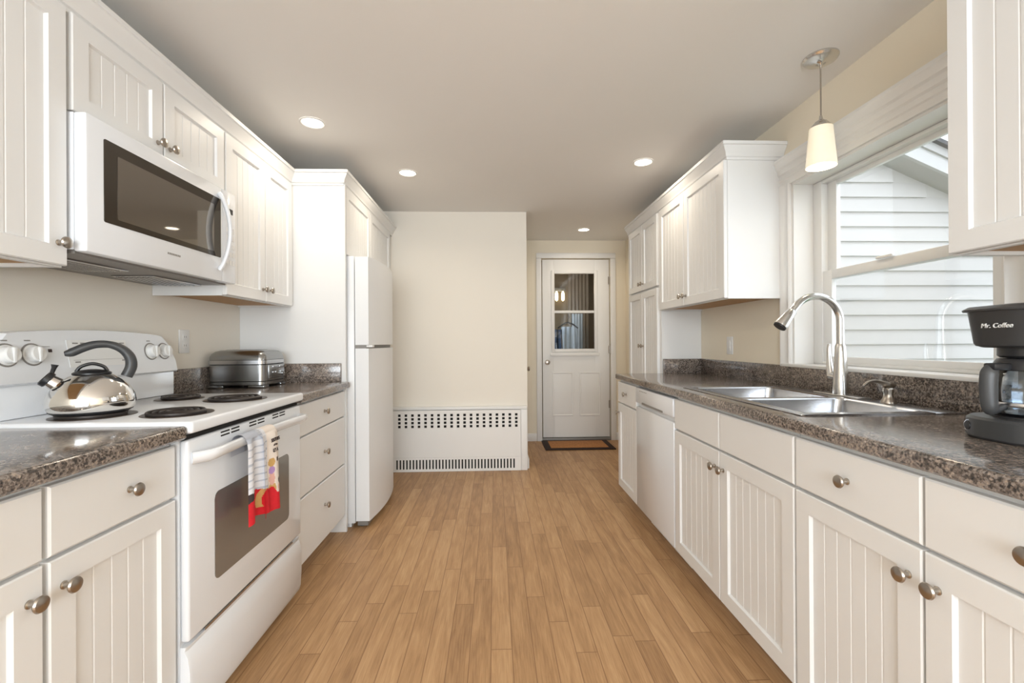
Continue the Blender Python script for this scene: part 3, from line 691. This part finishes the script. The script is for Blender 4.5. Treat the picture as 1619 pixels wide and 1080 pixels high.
# ---- range
rg = thing('range', (-1.2, 1.72, 0), 'white freestanding electric coil range with towel on its oven handle', 'range')
ra, rb = 1.337, 2.100
mb = MB(); mb.box(-1.50, -0.912, ra+0.003, rb-0.003, 0.03, 0.885); mb.box(-1.48, -0.95, ra+0.02, rb-0.02, 0.002, 0.03); mb.build('body', M_enamel, rg)
mb = MB(); mb.box(-1.50, -0.872, ra, rb, 0.892, 0.928, 0.010, 3); mb.build('cooktop', M_enamel, rg)
for i, (x, y, rad) in enumerate(((-1.022, 1.500, 0.092), (-1.262, 1.475, 0.100), (-1.045, 1.868, 0.105), (-1.290, 1.905, 0.078))):
    mb = MB(); mb.lathe([(rad+0.007, 0.9283), (rad+0.006, 0.9302), (rad+0.001, 0.930), (rad-0.012, 0.9292), (0.03, 0.9285), (0.004, 0.9285)], (x, y, 0), (0, 0, 1), 40); dpn = mb.build('drip_pan', M_pan, rg)
    mb = MB(); turns = 4 if rad > 0.09 else 3.5; n = int(turns*36); pts = []
    for k in range(n+1):
        u = k/n; rr = 0.018+(rad-0.023)*u; an = 2*PI*turns*u; pts.append((x+rr*math.cos(an), y+rr*math.sin(an), 0.9345))
    mb.tube(pts, [(0.0062, 0.0045)]*len(pts), 8); mb.build('coil', M_coil, dpn)
# backguard: arched console over a plain riser
mb = MB(); mb.box(-1.50, -1.445, ra+0.004, rb-0.004, 0.9285, 1.040, 0.004)
yc = (ra+rb)/2; arch = [(ra+0.001, 1.030)]
for k in range(25):
    u = -1+2*k/24; yv = yc+u*(rb-ra)/2*0.998; zv = 1.205-0.022*u*u-0.11*max(0, (abs(u)-0.80)/0.20)**2.2
    arch.append((yv, zv))
arch.append((rb-0.001, 1.030))
nn = len(arch); fr = [(-1.428+0.0 if z < 1.04 else -1.428-(z-1.03)*0.16, y, z) for y, z in arch]; bk = [(-1.50, y, z) for y, z in arch]
mb.loft([bk, [(x-0.008, y, z) for x, y, z in fr], [(x, yc+(y-yc)*0.985, 1.03+0.006+(z-1.03)*0.955) for x, y, z in fr]])
bgd = mb.build('backguard', M_enamel, rg)
def con_x(z): return -1.428-(z-1.03)*0.16
for y in (1.392, 1.468, 1.955, 2.028):
    zz = 1.122; mb = MB(); c = (con_x(zz)+0.001, y, zz)
    mb.lathe([(0.031, 0.0), (0.031, 0.003), (0.026, 0.004), (0.0245, 0.020), (0.021, 0.024), (0.001, 0.025)], c, (1, 0, 0.16), 28)
    mb.box(c[0]+0.020, c[0]+0.029, y-0.005, y+0.005, zz-0.022, zz+0.024, 0.002)
    kb = mb.build('knob', M_plast, bgd)
    mb = MB(); mb.lathe([(0.036, 0.0002), (0.0355, 0.0014), (0.0315, 0.0015), (0.0314, 0.0002)], c, (1, 0, 0.16), 28, cap=False); mb.build('dial_ring', M_grey, kb)
mb = MB(); zz = 1.118
def conq(mb, y0_, y1_, za, zb, lift, th=0.001):
    mb.loft([[(con_x(za)+lift, y0_, za), (con_x(za)+lift, y1_, za), (con_x(zb)+lift, y1_, zb), (con_x(zb)+lift, y0_, zb)],
             [(con_x(za)+lift+th, y0_, za), (con_x(za)+lift+th, y1_, za), (con_x(zb)+lift+th, y1_, zb), (con_x(zb)+lift+th, y0_, zb)]])
conq(mb, 1.585, 1.830, 1.075, 1.168, 0.0005, 0.002); cpn = mb.build('control_panel', M_plast, bgd)
mb = MB()
for k, (y, z) in enumerate(((1.605, 1.155), (1.635, 1.155), (1.605, 1.140), (1.770, 1.155), (1.800, 1.155), (1.605, 1.09), (1.80, 1.09))): conq(mb, y, y+0.020, z, z+0.004, 0.0027)
conq(mb, 1.665, 1.745, 1.140, 1.160, 0.0027); conq(mb, 1.60, 1.815, 1.098, 1.0988, 0.0027); mb.build('display_marks', M_grey, cpn)
mb = MB(); conq(mb, 1.520, 1.532, 1.128, 1.138, 0.0005); mb.build('indicator_light', M_ink, bgd)
mb = MB(); conq(mb, 1.475, 1.527, 1.146, 1.1472, 0.0005); mb.build('printed_line', M_grey, bgd)
for y in (1.462, 1.395, 1.952):
    mb = MB(); conq(mb, y-0.012, y-0.002, 1.164, 1.1675, 0.0005); conq(mb, y-0.001, y+0.006, 1.164, 1.1675, 0.0005); mb.build('dial_mark', M_grey, bgd)
# oven door
mb = MB(); mb.box(-0.9115, -0.886, ra+0.004, rb-0.004, 0.288, 0.872, 0.008, 3); od = mb.build('oven_door', M_enamel, rg)
mb = MB(); mb.box(-0.9115, -0.9, ra+0.006, rb-0.006, 0.8725, 0.8835); mb.build('vent_gap', M_dark, rg)
for c in (1.55, 1.72, 1.89):
    mb = MB()
    for sgn in (-1, 1):
        for k in range(2): mb.box(-0.8862, -0.8852, c+sgn*0.029-0.024, c+sgn*0.029+0.024, 0.852+k*0.011, 0.857+k*0.011)
    mb.build('vent_slots', M_dark, od)
mb = MB(); mb.prism(rrect(1.462, 1.975, 0.405, 0.683, 0.022), 'x', -0.8865, -0.8845); mb.build('window', M_oven, od)
mb = MB(); pts = []
for k in range(25):
    u = k/24; e_ = min(u, 1-u); x = -0.886+0.038*min(1, (e_/0.055))**0.6
    pts.append((x, ra+0.020+(rb-ra-0.040)*u, 0.818+0.008*math.sin(PI*u)))
mb.tube(pts, [(0.014, 0.021)]*25, 14); mb.build('handle', M_enamel, od)
mb = MB()
zs = [(0.040, -0.890), (0.060, -0.884), (0.13, -0.880), (0.20, -0.880), (0.245, -0.886), (0.262, -0.895), (0.275, -0.892)]
rings = [[(-0.9115, ra+0.004, z), (x-0.004, ra+0.004, z), (x, ra+0.014, z), (x, rb-0.014, z), (x-0.004, rb-0.004, z), (-0.9115, rb-0.004, z)] for z, x in zs]
mb.loft(rings); sdw = mb.build('storage_drawer', M_enamel, rg)
mb = MB(); mb.box(-0.8975, -0.8900, 1.42, 2.02, 0.2755, 0.2835, 0.001); mb.build('pull_rail', M_steel, sdw)

# ---- towel over the oven handle
tw = thing('dish_towel', (-0.83, 1.71, 0.5), 'white striped dish towel with red hem and printed figures on oven handle', 'towel')
def towel_strip(name, y0, y1, zbot, cols, phase, xo, flare=0.0, rowfun=None):
    mb = MB(); nu, nv = 44, 150; hx, hz, rad = -0.848, 0.826, 0.024
    path = [(hx-0.027, hz-0.05), (hx-0.026, hz-0.02)] + [(hx-rad*1.0*math.cos(a), hz+0.002+0.021*math.sin(a)) for a in [PI*k/8 for k in range(9)]]
    L = hz-zbot; path = path+[(hx+rad+0.004, hz-L*k/12.0) for k in range(1, 13)]
    lens = [0]
    for p, q_ in zip(path, path[1:]): lens.append(lens[-1]+math.hypot(q_[0]-p[0], q_[1]-p[1]))
    T = lens[-1]; rows = []
    for j in range(nv+1):
        d = T*j/nv; i = max(k for k in range(len(lens)) if lens[k] <= d+1e-9); i = min(i, len(path)-2)
        f = (d-lens[i])/(lens[i+1]-lens[i]); px = path[i][0]+(path[i+1][0]-path[i][0])*f; pz = path[i][1]+(path[i+1][1]-path[i][1])*f
        front_ = i >= 10; down = max(0, (hz-pz)/L) if front_ else 0; row = []
        for k in range(nu+1):
            u = k/nu; yy = y0+(y1-y0)*u+(u-0.5)*flare*down
            wob = (0.005+0.006*down)*math.sin(u*2*PI*1.3+phase) if front_ else 0
            zz_ = pz-(0.022*abs(u-0.55)*down if front_ else 0)
            row.append(((px+xo+wob+0.006*down) if front_ else px, yy, zz_))
        rows.append((row, front_, down))
    V = [[mb.bm.verts.new(p) for p in row] for row, _, _ in rows]
    for j in range(nv):
        for k in range(nu):
            fc_ = mb.bm.faces.new((V[j][k], V[j][k+1], V[j+1][k+1], V[j+1][k]))
            fc_.material_index = rowfun((k+0.5)/nu, rows[j][2] if rows[j][1] else 0, random.random())
    o = mb.build(name, cols, tw, smooth=80)
    return o
TC = [M_cloth, M_cloth2, M_red, M_ink, M_gold, M_cream, M_pinkp, M_violet]
def f_left(u, d, rn):
    if d > 0.62+0.06*u:
        if u < 0.50 and d < 0.73-0.08*u: return 3
        return 4 if abs(u-0.62-0.9*(0.82-d)*(0.82-d)*10) < 0.10 and d < 0.90 else 2
    return 1 if int(d*44) % 4 == 0 else 0
def f_right(u, d, rn):
    if u < 0.34:
        if d > 0.64: return 2
        return 1 if int(d*44+1) % 4 == 0 else 0
    w = (u-0.34)/0.66
    if d < 0.32: return 5
    if d > 0.73-0.05*math.exp(-((w-0.2)/0.18)**2)+0.05*math.exp(-((w-0.5)/0.15)**2): return 2
    e1 = ((w-0.24)/0.17)**2
    if e1+((d-0.37)/0.055)**2 < 1: return 4
    if e1*1.4+((d-0.47)/0.05)**2 < 1: return 7
    if e1*1.8+((d-0.58)/0.085)**2 < 1: return 6
    if e1+((d-0.71)/0.07)**2 < 1: return 4
    e2 = ((w-0.68)/0.17)**2
    if e2+((d-0.345)/0.045)**2 < 1 and d < 0.365+0.1*abs(w-0.68): return 3
    if e2*2+((d-0.62)/0.045)**2 < 1: return 3
    if e2+((d-0.71)/0.05)**2 < 1: return 6
    if e2*3+((d-0.78)/0.04)**2 < 1: return 3
    return 5
towel_strip('striped_layer', 1.532, 1.634, 0.560, TC, 0.3, 0.000, 0.028, f_left)
pp = towel_strip('printed_layer', 1.614, 1.734, 0.548, TC, 2.2, 0.007, 0.016, f_right)
for body, sz, zz in (('SISTERS', 0.0185, 0.795), ('of the', 0.011, 0.779), ('USA', 0.020, 0.756)):
    text_mesh(body, sz, M_ink, 'lettering', pp, (-0.806, 1.694, zz), (0, 1, 0), (0, 0, 1), 0.0012)

# ---- kettle
kx, ky, kz = -1.262, 1.468, 0.9402
kt = thing('kettle', (kx, ky, kz), 'polished steel whistling kettle with black handle on the rear burner', 'kettle')
mb = MB(); mb.lathe([(0.004, 0.0), (0.088, 0.0), (0.098, 0.006), (0.106, 0.020), (0.108, 0.036), (0.104, 0.056), (0.092, 0.080), (0.074, 0.100), (0.056, 0.114), (0.046, 0.120)], (kx, ky, kz), (0, 0, 1), 48); bd = mb.build('body', M_chrome, kt)
mb = MB(); mb.lathe([(0.0895, 0.0005), (0.0995, 0.0065), (0.1005, 0.009), (0.090, 0.0005)], (kx, ky, kz), (0, 0, 1), 48, cap=False); mb.build('base_ring', M_black, kt)
mb = MB(); mb.lathe([(0.047, 0.120), (0.047, 0.124), (0.036, 0.131), (0.012, 0.135), (0.001, 0.1355)], (kx, ky, kz), (0, 0, 1), 40); ld = mb.build('lid', M_black, kt)
dv = Vector((-0.76, -0.65, 0)).normalized(); sv = Vector((-dv.y, dv.x, 0)); C = Vector((kx, ky, kz))
def kp(s, h, o=0): return C + dv*s + sv*o + Vector((0, 0, h))
mb = MB(); mb.tube([kp(-0.036, 0.128), kp(-0.026, 0.143), kp(0, 0.152), (kp(0.026, 0.143)), kp(0.036, 0.128)], [(0.005, 0.010)]*5, 10, sub=5); mb.build('lid_loop', M_black, ld)
mb = MB(); mb.tube([kp(0.060, 0.074), kp(0.078, 0.091), kp(0.095, 0.105)], [0.028, 0.022, 0.019], 20); spt = mb.build('spout', M_chrome, kt)
ds = (kp(0.095, 0.105)-kp(0.078, 0.091)).normalized()
mb = MB(); mb.lathe([(0.019, -0.003), (0.0235, 0.0), (0.0235, 0.012), (0.019, 0.015), (0.012, 0.013), (0.002, 0.013)], kp(0.095, 0.105), ds, 24)
mb.tube([kp(0.090, 0.122), kp(0.084, 0.142), kp(0.082, 0.152)], [(0.005, 0.008), (0.006, 0.009), (0.009, 0.012)], 10); mb.build('whistle_cap', M_black, spt)
mb = MB(); hp = [kp(-0.082, 0.108), kp(-0.094, 0.140), kp(-0.090, 0.172), kp(-0.070, 0.198), (kp(-0.040, 0.212)), kp(-0.008, 0.212), kp(0.020, 0.202), kp(0.046, 0.188), kp(0.062, 0.184)]
mb.tube(hp, [(0.016, 0.014), (0.016, 0.014), (0.015, 0.014), (0.013, 0.012), (0.011, 0.010), (0.012, 0.010), (0.013, 0.011), (0.013, 0.011), (0.007, 0.006)], 14, sub=5); mb.build('handle', M_char, kt)

# ---- toaster
tx0, tx1, ty0, ty1 = -1.516, -1.218, 2.436, 2.690
tz = CZ
ts = thing('toaster', (-1.37, 2.56, tz), 'dark pewter rounded toaster on the worktop beside the refrigerator panel', 'toaster')
def rings_rr(levels, n=6): return [[(x, y, z) for x, y in rrect(tx0+i, tx1-i, ty0+i, ty1-i, rd, n)] for i, z, rd in levels]
mb = MB(); mb.loft(rings_rr([(0.004, tz+0.034, 0.03), (0.0, tz+0.037, 0.034), (0.0, tz+0.122, 0.034), (0.004, tz+0.1245, 0.034)])); by = mb.build('body', M_toast, ts)
mb = MB(); mb.loft(rings_rr([(0.002, tz+0.1247, 0.034), (-0.002, tz+0.127, 0.036), (-0.002, tz+0.147, 0.036), (0.002, tz+0.149, 0.034)])); mb.build('trim_band', M_steel, ts)
lv = [(0.001, tz+0.1492, 0.034), (0.002, tz+0.165, 0.035), (0.008, tz+0.182, 0.036), (0.020, tz+0.194, 0.036), (0.038, tz+0.200, 0.036), (0.060, tz+0.202, 0.03)]
mb = MB(); mb.loft(rings_rr(lv)); tp = mb.build('top_shell', M_toast, ts)
mb = MB()
for y in (2.520, 2.578): mb.box(-1.46, -1.28, y, y+0.024, tz+0.2015, tz+0.2028)
mb.build('bread_slots', M_dark, tp)
mb = MB(); mb.loft(rings_rr([(0.003, tz+0.014, 0.034), (-0.001, tz+0.018, 0.036), (-0.001, tz+0.033, 0.036), (0.003, tz+0.0338, 0.034)]))
for x0_, x1_ in ((tx0+0.002, tx0+0.085), (tx1-0.085, tx1-0.002)):
    for y0_, y1_ in ((ty0+0.002, ty0+0.06), (ty1-0.06, ty1-0.002)): mb.box(x0_, x1_, y0_, y1_, tz+0.0004, tz+0.0145, 0.004)
mb.build('base', M_toast, ts)
mb = MB(); mb.box(tx1-0.0005, tx1+0.004, ty0+0.045, ty1-0.030, tz+0.045, tz+0.122, 0.002); fp = mb.build('control_panel', M_toast, ts)
mb = MB()
for y, z in ((2.515, 0.105), (2.590, 0.105)): mb.box(tx1+0.004, tx1+0.010, y, y+0.042, tz+z, tz+z+0.009, 0.002)
for y in (2.515, 2.545, 2.600): mb.box(tx1+0.004, tx1+0.009, y, y+0.018, tz+0.075, tz+0.084, 0.002)
mb.lathe([(0.011, 0), (0.010, 0.012), (0.001, 0.013)], (tx1+0.004, 2.628, tz+0.068), (1, 0, 0), 18); mb.build('control_button', M_steel, fp)

# ---- refrigerator
rf = thing('refrigerator', (-1.2, 3.18, 0), 'white top-freezer refrigerator against the left wall', 'refrigerator')
fa, fb = 2.846, 3.512
mb = MB(); mb.box(-1.50, -0.872, fa+0.003, fb-0.003, 0.030, 1.695, 0.004); mb.box(-1.48, -0.90, fa+0.02, fb-0.02, 0.002, 0.030); mb.build('case', M_fridge, rf)
def fdoor(z0_, z1_, name):
    pts = [(-0.866, fa), (-0.866, fb)]
    n = 16
    for k in range(n+1):
        u = 1-2*k/n; pts.append((-0.784+0.030*(1-u*u), (fa+fb)/2+u*(fb-fa)/2))
    mb = MB(); mb.prism(pts, 'z', z0_, z1_, bev=0.008, seg=3); return mb.build(name, M_fridge, rf)
fd1 = fdoor(1.140, 1.690, 'freezer_door'); fd2 = fdoor(0.045, 1.118, 'fridge_door')
mb = MB(); mb.box(-0.868, -0.80, fa+0.01, fb-0.012, 1.1185, 1.1395); mb.build('gasket', M_grey, rf)
for nm, z, par in (('handle', 1.128, fd1),):
    mb = MB(); mb.box(-0.805, -0.762, fa+0.012, fa+0.055, z-0.003, z+0.011, 0.003); mb.build('hinge_cover', M_plast, par)
mb = MB(); mb.box(-0.865, -0.80, fa+0.03, fb-0.02, 0.006, 0.040); mb.build('kick_grille', M_grey, rf)
for y in (fa+0.05, fb-0.08):
    mb = MB(); mb.lathe([(0.016, 0.0005), (0.016, 0.012), (0.008, 0.030)], (-0.84, y, 0), (0, 0, 1), 16); mb.build('foot', M_black, rf)

# ---- radiator cover on the far wall
rc = thing('radiator_cover', (-0.33, 4.08, 0), 'white perforated radiator cover below the far wall', 'radiator cover')
yF = 4.055
mb = MB(); cx0, cx1, cz1 = -0.935, 0.285, 0.575
mb.box(cx0, 0.290, yF+0.012, 4.109, cz1-0.028, cz1, 0.004); mb.box(0.232, 0.290, yF+0.004, 4.109, 0.0005, cz1-0.0285, 0.004); mb.build('frame', M_trim, rc)
xs = sorted([-0.928, 0.231] + [v for i in range(19) for v in (0.190-i*0.0578-0.0115, 0.190-i*0.0578+0.0115)])
def grid_panel(xsa, zsa, holes, y, th):
    mb = MB()
    for i in range(len(xsa)-1):
        for j in range(len(zsa)-1):
            if (i, j) in holes: continue
            mb.quad([(xsa[i], y, zsa[j]), (xsa[i+1], y, zsa[j]), (xsa[i+1], y, zsa[j+1]), (xsa[i], y, zsa[j+1])])
    for (i, j) in holes:
        a_, b_, c_, d_ = xsa[i], xsa[i+1], zsa[j], zsa[j+1]
        for p, q_ in (((a_, c_), (b_, c_)), ((b_, c_), (b_, d_)), ((b_, d_), (a_, d_)), ((a_, d_), (a_, c_))):
            mb.quad([(p[0], y, p[1]), (q_[0], y, q_[1]), (q_[0], y+th, q_[1]), (p[0], y+th, p[1])])
    bmesh.ops.remove_doubles(mb.bm, verts=mb.bm.verts[:], dist=0.0001)
    return mb
zs = [0.128]
for k in range(4): zs += [0.392+k*0.0335, 0.392+k*0.0335+0.0225]
zs.append(0.5465)
hol = {(i, j) for i in range(1, len(xs)-1, 2) for j in range(1, len(zs)-1, 2)}
grid_panel(xs, zs, hol, yF, 0.004).build('front_panel', M_trim, rc)
xs2 = sorted([-0.928, 0.231] + [v for i in range(37) for v in (0.168-i*0.0289-0.0066, 0.168-i*0.0289+0.0066)])
xs2 = [x for x in xs2 if x >= -0.9281]
zs2 = [0.002, 0.024, 0.108, 0.1275]
grid_panel(xs2, zs2, {(i, 1) for i in range(1, len(xs2)-1, 2)}, yF, 0.004).build('inlet_grille', M_trim, rc)
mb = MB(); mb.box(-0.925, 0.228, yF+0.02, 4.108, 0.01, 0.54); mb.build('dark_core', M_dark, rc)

# ---- outlets, door mat
def outlet(name, x, y, z, side, label, switch=False):
    o = thing(name, (x, y, z), label, 'outlet' if not switch else 'switch')
    mb = MB(); mb.box(x, x-side*0.006, y-0.036, y+0.036, z-0.058, z+0.058, 0.002); mb.build('plate', M_plast, o)
    for k in ((-0.021, 0.021) if not switch else (0,)):
        mb = MB(); mb.box(x-side*0.0062, x-side*0.009, y-0.016, y+0.016, z+k-(0.016 if not switch else 0.033), z+k+(0.016 if not switch else 0.033), 0.001); s_ = mb.build('socket' if not switch else 'rocker', M_plast, o)
        if not switch:
            mb = MB()
            for d in (-0.006, 0.006): mb.box(x-side*0.0091, x-side*0.0095, y+d-0.001, y+d+0.001, z+k-0.003, z+k+0.006)
            mb.build('slots', M_dark, s_)
outlet('wall_outlet', WL+0.0003, 2.300, 1.165, -1, 'white outlet on left wall between range console and toaster')
outlet('wall_switch', WR-0.0003, 2.900, 1.122, 1, 'white rocker switch on right wall under the far cabinet', True)
mt = thing('door_mat', (0.9, 5.0, 0), 'brown coir mat with dark border before the hall door', 'mat')
mb = MB(); mb.box(0.535, 1.290, 4.775, 5.222, 0.0005, 0.012, 0.004); mb.build('border', M_rubber, mt)
mb = MB(); mb.box(0.60, 1.225, 4.835, 5.165, 0.0122, 0.017, 0.002); mb.build('pile', M_coir, mt)

# ---- coffee maker
CM = thing('coffee_maker', (1.24, 1.0, CZ), 'black drip coffee maker with glass carafe at right end of worktop', 'coffee maker')
cxa, cxb, cya, cyb = 1.140, 1.400, 0.900, 1.098
cy = (cya+cyb)/2; kx_ = 1.232
def cm_ring(i, z, rf_=0.075, rb_=0.02):
    p = []
    for X, Y, a0, rad in ((cxb-i-rb_, cyb-i-rb_, 0, rb_), (cxa+i+rf_, cyb-i-rf_, PI/2, rf_), (cxa+i+rf_, cya+i+rf_, PI, rf_), (cxb-i-rb_, cya+i+rb_, 1.5*PI, rb_)):
        p += [(X+rad*math.cos(a0+PI/2*k/6), Y+rad*math.sin(a0+PI/2*k/6), z) for k in range(7)]
    return p
mb = MB(); mb.loft([cm_ring(0.004, CZ+0.001), cm_ring(0.0, CZ+0.006), cm_ring(0.001, CZ+0.046), cm_ring(0.006, CZ+0.052), cm_ring(0.02, CZ+0.053, 0.06)]); bs = mb.build('base', M_char, CM)
mb = MB(); mb.lathe([(0.062, 0), (0.062, 0.004), (0.056, 0.005), (0.002, 0.005)], (kx_, cy, CZ+0.0532), (0, 0, 1), 32); mb.build('warming_plate', M_black, bs)
mb = MB(); c = Vector((cxa+0.010, cyb-0.042, CZ+0.027)); nd = Vector((-1, 0.22, 0)).normalized()
mb.lathe([(0.013, 0.0), (0.013, 0.004), (0.010, 0.005), (0.009, 0.008), (0.001, 0.0085)], c+nd*-0.004, nd, 24); pb = mb.build('power_dial', M_black, bs)
mb = MB(); mb.lathe([(0.0142, 0.0035), (0.0142, 0.0048), (0.0125, 0.0048), (0.0125, 0.0035)], c+nd*-0.004, nd, 24, cap=False); mb.build('dial_ring', M_steel, pb)
mb = MB(); mb.box(1.315, cxb, cya+0.006, cyb-0.006, CZ+0.0535, CZ+0.215, 0.008); mb.build('water_tank', M_black, CM)
mb = MB(); mb.loft([cm_ring(0.030, CZ+0.2155, 0.05), cm_ring(0.018, CZ+0.220, 0.06), cm_ring(0.014, CZ+0.226, 0.065), cm_ring(0.004, CZ+0.300, 0.075), cm_ring(0.003, CZ+0.3015, 0.075)]); bk_ = mb.build('brew_housing', M_char, CM)
mb = MB(); mb.loft([cm_ring(-0.003, CZ+0.3017, 0.078), cm_ring(-0.004, CZ+0.306, 0.078), cm_ring(0.006, CZ+0.313, 0.07), cm_ring(0.05, CZ+0.318, 0.05)]); mb.build('lid', M_char, CM)
mb = MB(); mb.lathe([(0.044, 0.192), (0.050, 0.197), (0.050, 0.2153)], (kx_, cy, CZ), (0, 0, 1), 32); nk = mb.build('filter_neck', M_black, CM)
# carafe: a thing of its own, it lifts out
cf = thing('carafe', (kx_, cy, CZ+0.0585), 'glass carafe with black handle standing in the coffee maker', 'carafe')
prof = [(0.050, 0.0005), (0.058, 0.006), (0.063, 0.030), (0.064, 0.060), (0.060, 0.090), (0.052, 0.108)]
mb = MB(); mb.lathe(prof + [(r_-0.0025, h_) for r_, h_ in reversed(prof[1:])] + [(0.002, 0.004)], (kx_, cy, CZ+0.0585), (0, 0, 1), 40, cap=False); mb.build('glass', M_carafe, cf)
mb = MB(); mb.lathe([(0.0535, 0.104), (0.056, 0.106), (0.056, 0.122), (0.050, 0.1315), (0.020, 0.133)], (kx_, cy, CZ+0.0585), (0, 0, 1), 40); mb.box(kx_-0.095, kx_-0.05, cy-0.013, cy+0.013, CZ+0.0585+0.106, CZ+0.0585+0.122, 0.004); mb.build('lid', M_black, cf)
mb = MB(); zc = CZ+0.0585; mb.lathe([(0.0648, 0.022), (0.0655, 0.023), (0.0655, 0.031), (0.0648, 0.032)], (kx_, cy, zc), (0, 0, 1), 40, cap=False); mb.build('band', M_steel, cf)
mb = MB(); mb.tube([(kx_-0.060, cy, zc+0.022), (kx_-0.085, cy, zc+0.012), (kx_-0.093, cy, zc+0.022), (kx_-0.096, cy, zc+0.060), (kx_-0.094, cy, zc+0.098), (kx_-0.085, cy, zc+0.112)], [(0.007, 0.010), (0.008, 0.012), (0.010, 0.015), (0.010, 0.016), (0.010, 0.016), (0.007, 0.012)], 14, sub=5); mb.build('handle', M_char, cf)
lg = text_mesh('Mr. Coffee', 0.0150, M_plast, 'lettering', bk_, (cxa+0.0045, cy-0.010, CZ+0.262), (0, -1, 0), (-0.135, 0, 0.99), 0.0012, shear=0.25)

# ------------------------------------------------------------------ lights of the room
rl = thing('recessed_light', (-0.968, 2.46, H), 'lit recessed ceiling light at left, nearest of those in view', 'ceiling light', 'recessed ceiling lights')
mb = MB(); mb.lathe([(0.066, -0.0005), (0.066, -0.004), (0.058, -0.007), (0.054, -0.004)], (-0.968, 2.46, H), (0, 0, 1), 40, cap=False); mb.build('trim_ring', M_trim, rl)
mb = MB(); mb.lathe([(0.0535, -0.0005), (0.0535, -0.0035), (0.002, -0.0045)], (-0.968, 2.46, H), (0, 0, 1), 40, cap=False); mb.build('lens', M_lens, rl)
RL_E = 3.2
lamp('downlight', 'AREA', (-0.968, 2.46, H-0.009), RL_E, WARM, rl, shape='DISK', size=0.10, spread=2.7)
def copy_tree(o, loc, label):
    c = o.copy(); COL.objects.link(c); c.location = loc; c['label'] = label
    for ch in o.children:
        d = ch.copy(); COL.objects.link(d); d.parent = c
    return c
for loc, lab in (((-0.598, 3.17, H), 'lit recessed ceiling light before the refrigerator cabinet'), ((0.986, 2.945, H), 'lit recessed ceiling light beside the right wall cabinets'),
                 ((0.947, 4.737, H), 'lit recessed ceiling light in the hall before the door'), ((-0.75, -0.6, H), 'added recessed ceiling light, unseen behind the camera on the left'), ((0.75, -0.9, H), 'added recessed ceiling light, unseen behind the camera on the right')):  # last two are unseen lamps, added behind the camera for light
    copy_tree(rl, loc, lab)
px, py = 1.370, 1.840
pd = thing('pendant_light', (px, py, H), 'small pendant with lit alabaster glass shade above the sink', 'pendant light')
mb = MB(); mb.lathe([(0.066, -0.0005), (0.066, -0.006), (0.060, -0.014), (0.020, -0.018), (0.010, -0.026), (0.006, -0.034)], (px, py, H), (0, 0, 1), 40); mb.build('canopy', M_faucet, pd)
mb = MB(); mb.tube([(px, py, H-0.03), (px, py, 2.085)], 0.0028, 8); mb.build('cord', M_nick, pd)
mb = MB(); mb.lathe([(0.005, 2.092), (0.008, 2.075), (0.022, 2.066), (0.036, 2.048), (0.041, 2.034), (0.041, 2.030)], (px, py, 0), (0, 0, 1), 32); mb.build('cap', M_faucet, pd)
mb = MB(); mb.lathe([(0.0425, 2.040), (0.046, 2.00), (0.052, 1.93), (0.057, 1.878), (0.0545, 1.878), (0.049, 1.93), (0.043, 2.00), (0.040, 2.030)], (px, py, 0), (0, 0, 1), 40, cap=False); mb.build('shade', M_shade, pd)
mb = MB(); mb.lathe([(0.001, 1.985), (0.018, 1.975), (0.024, 1.95), (0.018, 1.925), (0.001, 1.918)], (px, py, 0), (0, 0, 1), 20); mb.build('bulb', M_bulb, pd)
lamp('pendant_glow', 'POINT', (px, py, 1.90), 2.5, WARM, pd, shadow_soft_size=0.04)
